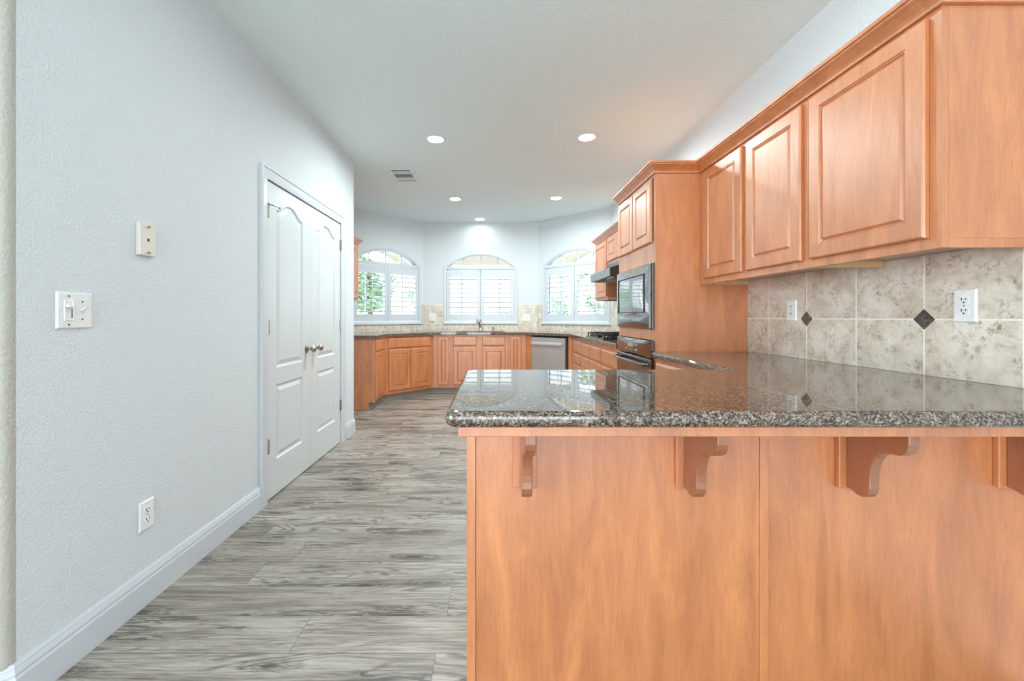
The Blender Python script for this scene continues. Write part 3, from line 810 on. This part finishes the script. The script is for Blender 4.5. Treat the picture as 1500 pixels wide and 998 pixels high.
obj('window_border', ring_loops(NB(), [rect_loop(mx0 + 0.05 + i, mx1 - 0.105 - i, mz0 + 0.112 + i, mz1 - 0.065 - i, y) for i, y in ((0, -0.0255), (0, -0.0335), (0.004, -0.0345), (0.008, -0.0335), (0.008, -0.0255))], cap=False, back=False), M['iron'], dr)
obj('control_strip', bulge(mx0 + 0.010, mx1 - 0.028, mz0 + 0.006, mz0 + 0.093, -0.024, 0.010), M['black_gloss'], mw, smooth=True)['label'] = 'convex black lower panel'
obj('vent_trim', bxo(mx1 - 0.024, mx1 - 0.004, -0.030, -0.0125, mz0 + 0.004, mz1 - 0.006), M['black_gloss'], mw, 0.004)

ov = thing('wall_oven', 'dark brown glass wall oven with control panel below the microwave', 'oven', (TX, TY1, 0.30), R(-90))
obj('body', bxo(0.05, TW - 0.05, 0.022, 0.55, 0.004, 0.70), M['dark'], ov)
pz0, pz1 = 0.592, 0.708
cp = obj('control_panel', bulge(0.018, TW - 0.014, pz0, pz1, -0.022, 0.010, back=-0.001), M['oven_brown'], ov, smooth=True)
obj('display_screen', bxo(0.33, 0.45, -0.036, -0.030, pz0 + 0.055, pz0 + 0.085), M['display'], cp)
for k, (a, z) in enumerate([(0.27, 0.03), (0.27, 0.065), (0.30, 0.03), (0.48, 0.03), (0.51, 0.03), (0.48, 0.065), (0.51, 0.065), (0.36, 0.025), (0.41, 0.025)]):
    obj('button', bxo(a, a + 0.016, -0.0345, -0.0295, pz0 + z, pz0 + z + 0.014), M['display'], cp)
d_ = obj('door', bxo(0.020, TW - 0.016, -0.024, -0.001, 0.01, 0.585), M['black_gloss'], ov, 0.006)
obj('window_pane', bxo(0.10, TW - 0.10, -0.0265, -0.0245, 0.12, 0.44), M['oven_brown'], d_)
bm = NB()
tube(bm, [(0.06, -0.024, 0.545), (0.065, -0.058, 0.545), (0.16, -0.070, 0.545), (TW / 2, -0.074, 0.545), (TW - 0.16, -0.070, 0.545), (TW - 0.065, -0.058, 0.545), (TW - 0.06, -0.024, 0.545)], 0.012, 12)
obj('handle', bm, M['black_gloss'], d_, smooth=True)

# base cabinets between the oven cabinet and the peninsula
u = base_unit('maple cabinet between the wall oven and the peninsula, mostly hidden below the counter', (1.07, 2.711), R(-90), [(0, 0), (0.93, 0), (0.93, 0.604), (0, 0.604)], 0.93)
drawer_front(u, 0.03, 0.45, 0.735, 0.872); panel_door(u, 0.03, 0.45, 0.145, 0.715)

# ------------------------------------------------------------------ wall cabinets
def wall_unit(label, org, rot, w, d, z0, z1, doors, name='wall_cabinet', group=None, near_end=False):
    """z0: bottom of the face frame; the floor of the box sits 28 mm higher."""
    root = thing(name, label, 'cabinet', (org[0], org[1], z0), rot, group)
    h = z1 - z0
    bm = NB(); box(bm, 0.001, w - 0.001, 0.0205, d, 0.028, h)
    obj('carcass', bm, M['wood'], root)
    bm = NB(); box(bm, 0.001, w - 0.001, 0.0, 0.020, 0.0, h)
    obj('face_frame', bm, M['wood'], root)
    for a, b in ((0.001, 0.020), (w - 0.020, w - 0.001)):
        if near_end and a > 0.1:
            obj('end_panel', bxo(a, b, 0.0205, d, 0.0, 0.0275), M['wood'], root)
        else: obj('side_batten', bxo(a, b, 0.0205, d, 0.0, 0.0275), M['wood_raw'], root)['label'] = 'pale raw wood batten under the cabinet'
    for a, b in doors: panel_door(root, a, b, 0.034, h - 0.016, stile=0.057)
    return root
UX, UD = 1.36, XR - 1.36 - 0.002
UZ0 = 1.378
wall_unit('two door maple wall cabinet between the tall oven cabinet and the single door cabinet', (UX, 2.711), R(-90), 2.711 - 1.782, UD - 0.012, UZ0, TOP,
          [(2.711 - 2.641, 2.711 - 2.238), (2.711 - 2.196, 2.711 - 1.805)])
u = wall_unit('single wide door maple wall cabinet nearest the camera above the peninsula', (UX, 1.782), R(-90), 1.782 - 1.25, UD - 0.012, UZ0, TOP,
          [(1.782 - 1.759, 1.782 - 1.286)], near_end=True)
wall_unit('full height maple wall cabinet beside the right angled window, beyond the hood', (UX, 5.458), R(-90), 5.458 - 4.907, UD - 0.012, UZ0, TOP, [(0.02, 0.53)])
wall_unit('short two door maple cabinet above the range hood', (UX, 4.905), R(-90), 4.905 - 4.102, UD - 0.012, 1.785, TOP, [(0.02, 0.397), (0.407, 0.783)])
wall_unit('maple wall cabinet between the hood and the oven cabinet', (UX, 4.100), R(-90), 4.100 - 3.498, UD - 0.012, UZ0, TOP, [(0.02, 0.582)])
wall_unit('maple wall cabinet on the left wall beside the left angled window', (XK + 0.32, 4.60), R(90), 0.80, 0.306, UZ0, TOP, [(0.02, 0.397), (0.403, 0.78)])

# crown mouldings (sit on the cabinet fronts)
CR = [(0.002, TOP + 0.001), (0.012, TOP + 0.001), (0.014, TOP + 0.010), (0.010, TOP + 0.014), (0.016, TOP + 0.022), (0.034, TOP + 0.038), (0.046, TOP + 0.046), (0.048, TOP + 0.052), (0.056, TOP + 0.054), (0.058, TOP + 0.066), (0.002, TOP + 0.066)]
def crown(label, path, back=0.05):
    prof = [(-o_, z) for o_, z in CR]
    prof[0] = (back, prof[0][1]); prof[-1] = (back, prof[-1][1])
    o = obj('crown_moulding', sweep(NB(), path, [(-(o_) if False else o_, z) for o_, z in prof]), M['wood'])
    return tag(o, label, 'moulding')
# travel so that the room is on the right of the path
crown('maple crown moulding along the oven cabinet and the wall cabinets over the peninsula', [(TX, TY1), (TX, TY0), (UX, TY0), (UX, 1.25), (XR - 0.003, 1.25)], 0.02)
crown('maple crown moulding on top of the wall cabinets over the range hood', [(XR - 0.003, 5.458), (UX, 5.458), (UX, TY1 + 0.004)], 0.02)
crown('maple crown moulding on top of the left wall cabinet', [(XK + 0.003, 4.60), (XK + 0.32, 4.60), (XK + 0.32, 5.40), (XK + 0.003, 5.40)], 0.02)

# ------------------------------------------------------------------ peninsula
PY0, PY1 = 1.28, 1.760
pn = thing('peninsula_cabinet', 'maple panelled peninsula base in the foreground with scrolled corbels', 'cabinet', (0, PY0, 0))
PXL, PXR = -0.083, XR - 0.003
obj('body', bxo(PXL + 0.002, PXR, 0.019, PY1 - PY0, 0.0005, BT - 0.0), M['wood'], pn)
obj('back_panel', bxo(PXL + 0.028, 0.8245, 0.0, 0.0185, 0.0005, BT - 0.036), M['wood'], pn)
obj('back_panel', bxo(0.8525, PXR, 0.0, 0.0185, 0.0005, BT - 0.036), M['wood'], pn)
obj('corner_trim', bxo(PXL, PXL + 0.0275, -0.005, 0.0185, 0.0005, BT - 0.036), M['wood'], pn, 0.002)
obj('seam_batten', bxo(0.825, 0.852, -0.004, 0.0185, 0.0005, BT - 0.036), M['wood'], pn, 0.002)
obj('sub_top', bxo(-0.089, PXR, 1.039 - PY0, 0.018, BT - 0.0355, BT), M['wood'], pn, 0.002)
corb = [(0, 0), (0.190, 0), (0.190, 0.030), (0.186, 0.046), (0.176, 0.060), (0.160, 0.068), (0.140, 0.070), (0.122, 0.074), (0.106, 0.083), (0.094, 0.097), (0.086, 0.115),
        (0.081, 0.135), (0.078, 0.155), (0.077, 0.175), (0.078, 0.192), (0.074, 0.207), (0.064, 0.219), (0.050, 0.226), (0.034, 0.226), (0.020, 0.220), (0.0, 0.216)]
zt_ = BT - 0.0362
for xl in (0.0594, 0.5597, 1.058, 1.5476):
    cb = obj('corbel', prism(NB(), [(-0.0185 - d, zt_ - z) for d, z in corb], xl + 0.022, xl + 0.052, 'YZ'), M['wood_shaded'], pn, 0.003)
    obj('back_plate', bxo(xl, xl + 0.074, -0.018, -0.0005, zt_ - 0.222, zt_), M['wood'], cb, 0.003)

# ------------------------------------------------------------------ worktops
def slab(name, outer, holes, label, bevel=0.014):
    bm = holed(NB(), outer, holes, BT + 0.001, CT, 'XY')
    o = obj(name, bm, M['granite'], None, bevel, segs=4)
    return tag(o, label, 'worktop')
pen = [(-0.118, 0.976), (XR - 0.001, 0.976), (XR - 0.001, 2.710), (1.035, 2.710), (1.035, 1.788), (-0.118, 1.788)]
o = slab('granite_worktop', fillet(pen, [0.035, 0, 0, 0, 0, 0.05], 6), [], 'polished brown granite worktop of the peninsula in the foreground', 0.017)
off = 0.645
k = math.tan(R(22.5)) * off
ix0, ix1, iy = CX0 + k, CX1 - k, YB - off
lx, rx = XK + off, XR - off
outer = [(XK + 0.001, 5.125), (lx, 5.125), (lx, iy - (ix0 - lx)), (ix0, iy), (ix1, iy), (rx, iy - (rx - ix1)), (rx, 3.4985), (XR - 0.001, 3.4985), (XR - 0.001, YS), (CX1, YB - 0.001), (CX0, YB - 0.001), (XK + 0.001, YS)]
SX0, SX1, SY0, SY1 = -0.59, 0.175, 6.262, 6.66
sink_hole = fillet([(SX0, SY0), (SX1, SY0), (SX1, SY1), (SX0, SY1)], [0.05] * 4, 4)
slab('granite_worktop', fillet(outer, [0, 0.02] + [0] * 10), [sink_hole], 'polished brown granite worktop running round the bay past sink and cooktop', 0.012)

# sink: two bowls hung below the worktop
sk = thing('kitchen_sink', 'double bowl stainless sink set below the worktop under the middle window', 'sink', (0, 0, BT))
def bowl(x0, x1, y0_, y1_, dep):
    bm = NB()
    def lp(i, z): return [(*p, z) for p in fillet([(x0 + i, y0_ + i), (x1 - i, y0_ + i), (x1 - i, y1_ - i), (x0 + i, y1_ - i)], [0.05] * 4, 4)]
    ring_loops(bm, [lp(-0.018, 0), lp(-0.018, -0.003), lp(-0.003, -0.006), lp(0.008, -dep), lp(0.012, -dep), lp(0.002, -0.003), lp(0.0, 0.0)][::-1], cap=False, back=False)
    rs = lp(0.012, -dep); bm.faces.new([bm.verts.new(p) for p in rs])
    return bm
ms = (SX0 + SX1) / 2
for a, b in ((SX0, ms - 0.012), (ms + 0.012, SX1)):
    o = obj('bowl', bowl(a + 0.019, b - 0.019, SY0 + 0.019, SY1 - 0.019, 0.19), M['steel'], sk)
    o.location = (0, 0, -0.001)
    obj('drain', lathe(NB(), [(0.045, 0), (0.045, 0.004), (0.03, 0.005)], ((a + b) / 2, (SY0 + SY1) / 2, -0.188), 'Z', 18), M['chrome'], o)

fx, fy = -0.213, 6.735
fc = thing('kitchen_faucet', 'chrome kitchen faucet with angled pull-out spout behind the sink', 'faucet', (fx, fy, CT))
obj('base', lathe(NB(), [(0.028, 0.0005), (0.028, 0.006), (0.022, 0.012), (0.021, 0.10), (0.023, 0.14), (0.018, 0.155)], (0, 0, 0), 'Z', 18), M['chrome'], fc, smooth=True)
obj('spout', tube(NB(), [(-0.005, 0.0, 0.06), (-0.015, -0.05, 0.12), (-0.03, -0.11, 0.165), (-0.04, -0.165, 0.175), (-0.046, -0.195, 0.160), (-0.048, -0.203, 0.135)], [0.017, 0.017, 0.018, 0.020, 0.020, 0.018], 12), M['chrome'], fc, smooth=True)
obj('lever_handle', tube(NB(), [(0, 0, 0.15), (0.004, -0.01, 0.185), (0.006, -0.04, 0.215)], [0.016, 0.011, 0.009], 10), M['chrome'], fc, smooth=True)
sd = thing('soap_dispenser', 'small chrome dispenser on the worktop right of the faucet', 'dispenser', (-0.012, 6.735, CT))
obj('body', lathe(NB(), [(0.02, 0.0005), (0.02, 0.006), (0.014, 0.012), (0.014, 0.06), (0.017, 0.065), (0.012, 0.075)], (0, 0, 0), 'Z', 14), M['chrome'], sd, smooth=True)
obj('spout', tube(NB(), [(0, 0, 0.066), (0, -0.04, 0.068), (0, -0.065, 0.058)], 0.006, 8), M['chrome'], sd, smooth=True)

# cooktop
ck = thing('gas_cooktop', 'black gas cooktop with iron grates on the right run of the worktop', 'cooktop', (1.34, 4.50, CT))
cw, cd = 0.76, 0.50
obj('glass_top', bxo(-cd / 2, cd / 2, -cw / 2, cw / 2, 0.0005, 0.012), M['black_gloss'], ck, 0.004)
for i, (a, b) in enumerate(((-0.13, -0.24), (-0.13, 0.24), (0.12, -0.24), (0.12, 0.24), (0.0, 0.0))):
    bu = obj('burner', lathe(NB(), [(0.05, 0.0125), (0.05, 0.02), (0.038, 0.022), (0.036, 0.032), (0.03, 0.034)], (a, b, 0), 'Z', 18), M['iron'], ck)
for gy in (-0.24, 0.0, 0.24):
    bm = NB()
    hw = 0.115 if gy else 0.105
    x0, x1 = -0.225, 0.225
    t = 0.006; zt2 = 0.052
    for yy in (gy - hw, gy + hw): box(bm, x0, x1, yy - t, yy + t, zt2 - 0.014, zt2)
    for xx in (x0, -0.004, x1): box(bm, xx - t, xx + t, gy - hw, gy + hw, zt2 - 0.014, zt2)
    for xx in (-0.13, 0.12): box(bm, xx - t, xx + t, gy - hw, gy + hw, zt2 - 0.004, zt2 + 0.006)
    box(bm, x0, x1, gy - t, gy + t, zt2 - 0.004, zt2 + 0.006)
    for xx in (x0, x1):
        for yy in (gy - hw, gy + hw): box(bm, xx - t, xx + t, yy - t, yy + t, 0.0122, zt2)
    obj('grate', bm, M['iron'], ck)
for j in range(5):
    obj('knob', lathe(NB(), [(0.017, 0.0125), (0.016, 0.03), (0.012, 0.034)], (-0.238 + 0.0, -0.14 + 0.07 * j, 0), 'Z', 14), M['black_gloss'], ck)

# range hood
hd = thing('range_hood', 'grey fronted under-cabinet range hood above the cooktop', 'hood', (1.161, 4.903, 1.575), R(-90))
hw = 0.80
pr = [(0, 0.0), (0, 0.088), (0.14, 0.135), (0.195, 0.2085), (XR - 1.161 - 0.013, 0.2085), (XR - 1.161 - 0.013, 0.0)]
obj('canopy', prism(NB(), pr, 0.001, hw - 0.001, 'YZ'), M['iron'], hd, 0.003)
obj('front_panel', bxo(0.002, hw - 0.002, -0.008, -0.0005, 0.002, 0.086), M['hood_grey'], hd, 0.002)
for a in (0.56, 0.63, 0.70): obj('switch', bxo(a, a + 0.045, 0.03, 0.055, -0.010, -0.0005), M['plastic'], hd, 0.002)
for a in (0.06, 0.29): obj('filter', bxo(a, a + 0.21, 0.10, 0.42, -0.006, -0.0005), M['steel'], hd)

# ------------------------------------------------------------------ plates on walls
def plate_outlet(label, loc, rot, w=0.072, h=0.117, gang=1):
    root = thing('wall_outlet', label, 'outlet', loc, rot, 'electrical outlets')
    L_ = [rect_loop(-w / 2 + i, w / 2 - i, -h / 2 + i, h / 2 - i, y) for i, y in ((0, -0.0005), (0, -0.003), (0.004, -0.007), (0.006, -0.007))]
    obj('plate', ring_loops(NB(), L_), M['plastic'], root)
    for gx in ([0] if gang == 1 else [-0.023, 0.023]):
        for s in (-1, 1):
            zc = s * 0.0195
            body = [(gx + 0.0165 * math.cos(t) * min(1.0, 1.0), zc + 0.0145 * max(-0.86, min(0.86, math.sin(t) * 1.2))) for t in [2 * PI * q / 20 for q in range(20)]]
            rc = obj('receptacle', prism(NB(), body, -0.0085, -0.0068, 'XZ'), M['plastic'], root)
            bm = NB()
            box(bm, gx - 0.0085, gx - 0.0055, -0.0090, -0.0083, zc - 0.001, zc + 0.008)
            box(bm, gx + 0.0050, gx + 0.0075, -0.0090, -0.0083, zc + 0.0, zc + 0.0075)
            prism(bm, [(gx + 0.003 * math.cos(2 * PI * q / 10), zc - 0.0075 + 0.003 * math.sin(2 * PI * q / 10)) for q in range(10)], -0.0090, -0.0083, 'XZ')
            obj('slots', bm, M['dark'], rc)['label'] = 'dark plug slots'
        obj('screw', lathe(NB(), [(0.003, -0.0082), (0.003, -0.0068)], (gx, 0, 0), 'Y', 8), M['nickel'], root)
    return root
TF = 0.0115
plate_outlet('white outlet low on the left wall above the baseboard', (XL + 0.0005, 1.683, 0.360), R(90))
plate_outlet('large white outlet on the tile nearest the camera, right of the bigger diamond', (XR - TF, 1.456, 1.206), R(-90))
plate_outlet('white outlet on the tile left of the smaller diamond', (XR - TF, 2.303, 1.203), R(-90))
plate_outlet('square white outlet on the tile between left and middle windows', (-1.010, YB - TF, 1.160), 0, 0.116, 0.117, 2)
plate_outlet('square white outlet on the tile between middle and right windows', (0.536, YB - TF, 1.160), 0, 0.116, 0.117, 2)
plate_outlet('white outlet on the tile right of the right angled window', (XR - TF, 5.60, 1.215), R(-90))

sw = thing('dimmer_switch_plate', 'white two gang plate with slide dimmer and toggle on the left wall', 'switch', (XL + 0.0005, 1.393, 1.188), R(90))
L_ = [rect_loop(-0.059 + i, 0.059 - i, -0.0605 + i, 0.0605 - i, y) for i, y in ((0, -0.0005), (0, -0.003), (0.004, -0.0075), (0.006, -0.0075))]
obj('plate', ring_loops(NB(), L_), M['plastic'], sw)
dm = obj('dimmer_frame', ring_loops(NB(), [rect_loop(-0.0375 + i, -0.0055 - i, -0.034 + i, 0.034 - i, y) for i, y in ((0, -0.0072), (0, -0.0100), (0.001, -0.0105), (0.005, -0.0105), (0.006, -0.0082))]), M['plastic'], sw)
obj('slider', bxo(-0.0325, -0.0105, -0.020, -0.0085, 0.010, 0.018), M['plastic'], dm, 0.001)
obj('slider_slot', bxo(-0.014, -0.0118, -0.0096, -0.0080, -0.026, 0.006), M['dark'], dm)
tg = obj('toggle_slot', bxo(0.0185, 0.0275, -0.0083, -0.0070, -0.012, 0.012), M['ivory'], sw)
bm = NB(); prism(bm, [(-0.0075, -0.004), (-0.020, 0.008), (-0.021, 0.013), (-0.0075, 0.006)], 0.0195, 0.0265, 'YZ')
obj('toggle', bm, M['plastic'], tg, 0.001)
for x, z in ((-0.022, 0.048), (-0.022, -0.048), (0.023, 0.030), (0.023, -0.030)):
    obj('screw', lathe(NB(), [(0.0032, -0.0088), (0.0032, -0.0073)], (x, 0, z), 'Y', 8), M['nickel'], sw)

ph = thing('phone_jack_plate', 'ivory phone jack plate with two screw studs high on the left wall', 'wall plate', (XL + 0.0005, 1.676, 1.480), R(90))
L_ = [rect_loop(-0.040 + i, 0.040 - i, -0.066 + i, 0.066 - i, y) for i, y in ((0, -0.0005), (0.001, -0.013), (0.003, -0.0155), (0.005, -0.0155))]
obj('plate', ring_loops(NB(), L_), M['ivory'], ph)
obj('jack', bxo(-0.009, 0.007, -0.0165, -0.0153, -0.011, 0.010), M['ivory'], ph)
obj('jack_hole', bxo(-0.005, 0.005, -0.0172, -0.0163, -0.007, 0.005), M['dark'], ph)
for z in (0.052, -0.052):
    obj('stud', lathe(NB(), [(0.0045, -0.023), (0.0045, -0.019), (0.0025, -0.018), (0.003, -0.0153)], (0, 0, z), 'Y', 10), M['nickel'], ph)

# ------------------------------------------------------------------ ceiling lights and vent
def can_light(label, x, y, k=1.0):
    root = thing('recessed_light', label, 'ceiling light', (x, y, H), 0, 'recessed ceiling lights')
    obj('trim_ring', lathe(NB(), [(0.094, -0.0005), (0.094, -0.003), (0.086, -0.008), (0.072, -0.006), (0.072, -0.0005)], (0, 0, 0), 'Z', 36), M['white'], root, smooth=True)
    obj('lens', lathe(NB(), [(0.070, -0.0065), (0.066, -0.0085), (0.03, -0.0095)], (0, 0, 0), 'Z', 32), M['lens'], root)
    l = bpy.data.lights.new('lamp', 'AREA'); l.shape = 'DISK'; l.size = 0.13; l.energy = CAN_POWER * k; l.spread = R(172); l.color = (0.86, 1.0, 1.0)
    o = bpy.data.objects.new('lamp', l); COL.objects.link(o); o.parent = root; o.location = (0, 0, -0.012)
    return root
can_light('lit recessed ceiling light nearer the camera on the left', -0.512, 3.64)
can_light('lit recessed ceiling light nearer the camera on the right', 0.815, 3.60)
can_light('lit recessed ceiling light in the middle row on the left', -0.508, 5.47)
can_light('lit recessed ceiling light in the middle row on the right', 0.822, 5.43)
can_light('lit recessed ceiling light close to the back wall over the sink', -0.218, 6.60, 0.10)
can_light('recessed ceiling light above the left end of the peninsula', -0.512, 1.77, 0.08)
can_light('recessed ceiling light above the middle of the peninsula', 0.815, 1.77, 0.22)
vt = thing('ceiling_vent', 'white metal air vent with dark slots in the ceiling', 'vent', (-0.995, 4.57, H))
vw, vl = 0.135, 0.215
obj('vent_frame', ring_loops(NB(), [[(-vw - i, -vl - i, z), (vw + i, -vl - i, z), (vw + i, vl + i, z), (-vw - i, vl + i, z)] for i, z in ((0, -0.0005), (0, -0.004), (-0.008, -0.009), (-0.032, -0.008), (-0.034, -0.0005))], cap=False, back=False), M['white'], vt)
obj('backing', bxo(-vw + 0.034, vw - 0.034, -vl + 0.034, vl - 0.034, -0.0022, -0.0008), M['dark'], vt)
for yb_ in (-0.075, 0.085): obj('cross_bar', bxo(-vw + 0.034, vw - 0.034, yb_ - 0.012, yb_ + 0.012, -0.009, -0.0024), M['white'], vt)
for i in range(9):
    xx = -vw + 0.044 + i * (2 * vw - 0.088) / 8
    obj('slat', prism(NB(), [(xx - 0.006, -0.003), (xx - 0.004, -0.003), (xx + 0.006, -0.0085), (xx + 0.004, -0.0085)], -0.062, 0.072, 'XZ'), M['white'], vt)
for yy in (-0.105, -0.135, 0.118, 0.148):
    obj('slat', prism(NB(), [(yy - 0.006, -0.003), (yy - 0.004, -0.003), (yy + 0.006, -0.0085), (yy + 0.004, -0.0085)], -vw + 0.034, vw - 0.034, 'YZ'), M['white'], vt)

# ------------------------------------------------------------------ outside the windows
struct(tag(obj('patio_ground', bxo(-16, 16, 7.15, 30, -0.25, -0.12), M['concrete']), 'pale concrete patio outside the windows', 'ground'))
pt = thing('patio_cover', 'tan stucco patio cover with white beams outside the bay windows', 'patio cover', (0, 7.2, 0))
ax0, ax1, ay0, ay1, az = -2.75, 2.33, 0.05, 5.2, 2.74
obj('soffit', bxo(ax0, ax1, ay0, ay1, az, az + 0.06), M['stucco'], pt)
obj('beam', bxo(ax0 - 0.12, ax1 + 0.12, ay1, ay1 + 0.14, az - 0.13, az + 0.2), M['ext_white'], pt)
obj('beam', bxo(ax0 - 0.14, ax0, ay0, ay1, az - 0.06, az + 0.2), M['ext_white'], pt)
obj('beam', bxo(ax1, ax1 + 0.14, ay0, ay1, az - 0.06, az + 0.2), M['ext_white'], pt)
for i in range(18):
    yy = ay0 + 0.15 + i * 0.285
    obj('rafter_tail', bxo(ax0 - 0.62, ax0 - 0.14, yy, yy + 0.07, az + 0.0, az + 0.16), M['ext_white'], pt)
    obj('rafter_tail', bxo(ax1 + 0.14, ax1 + 0.62, yy, yy + 0.07, az + 0.0, az + 0.16), M['ext_white'], pt)
for xx in (ax0 - 0.06, ax1 - 0.06): obj('post', bxo(xx, xx + 0.14, ay1, ay1 + 0.14, -0.12, az - 0.131), M['ext_white'], pt)

struct(tag(obj('wall_garden_backdrop', bxo(-16, 16, 17.0, 17.2, -0.13, 3.5), M['garden_backdrop']), 'pale stucco garden wall added beyond the patio as a backdrop', 'garden wall'))  # added backdrop: covers the bright sky so the louver lines show

def tree(name, label, cat, loc, h, rad, n, mat, trunk=True, leaf=0.16):
    root = thing(name, label, cat, loc)
    if trunk:
        obj('trunk', tube(NB(), [(0, 0, 0), (0.04, 0.02, h * 0.3), (-0.03, 0.05, h * 0.6), (0.0, 0.0, h * 0.85)], [0.11, 0.09, 0.06, 0.02], 10), M['bark'], root, smooth=True)
    bm = NB()
    z0 = h * 0.35 if trunk else 0.0
    blobs = [(random.uniform(-0.6, 0.6) * rad, random.uniform(-0.6, 0.6) * rad, z0 + (h - z0) * random.uniform(0.15, 0.9), random.uniform(0.35, 0.6) * rad) for _ in range(14)]
    for _ in range(n):
        bx_, by_, bz_, br_ = random.choice(blobs)
        d = Vector((random.gauss(0, 1), random.gauss(0, 1), random.gauss(0, 1))).normalized() * br_ * random.uniform(0.6, 1.05)
        p = Vector((bx_, by_, max(bz_ + d.z, 0.05))) + Vector((d.x, d.y, 0))
        q = Vector((random.gauss(0, 1), random.gauss(0, 1), random.gauss(0, 1))).normalized()
        u_, v_ = frame_axes(q); s = leaf * random.uniform(0.6, 1.2)
        bm.faces.new([bm.verts.new(p + u_ * s * a + v_ * s * b * 0.5) for a, b in ((-0.5, 0), (0, -0.5), (0.5, 0), (0, 0.5))])
    obj('foliage', bm, mat, root)
    return root
tree('leafy_tree', 'green leafy tree seen through the left angled window', 'tree', (-4.1, 13.6, -0.12), 4.0, 1.3, 3200, M['leaf'])
tree('round_shrub', 'pale green shrub outside the left angled window, beside the tree', 'shrub', (-2.6, 15.8, -0.12), 2.6, 0.8, 1600, M['leaf_pale'], False, 0.12)
tree('leafy_tree', 'green leafy tree seen through the right angled window', 'tree', (4.0, 13.8, -0.12), 4.0, 1.3, 3200, M['leaf'])
tree('round_shrub', 'pale green shrub outside the right angled window', 'shrub', (2.5, 15.6, -0.12), 2.2, 0.8, 1600, M['leaf_pale'], False, 0.12)
tree('low_shrub', 'low pale shrub beyond the patio outside the middle window', 'shrub', (0.6, 16.1, -0.12), 1.5, 0.7, 1200, M['leaf_pale'], False, 0.12)
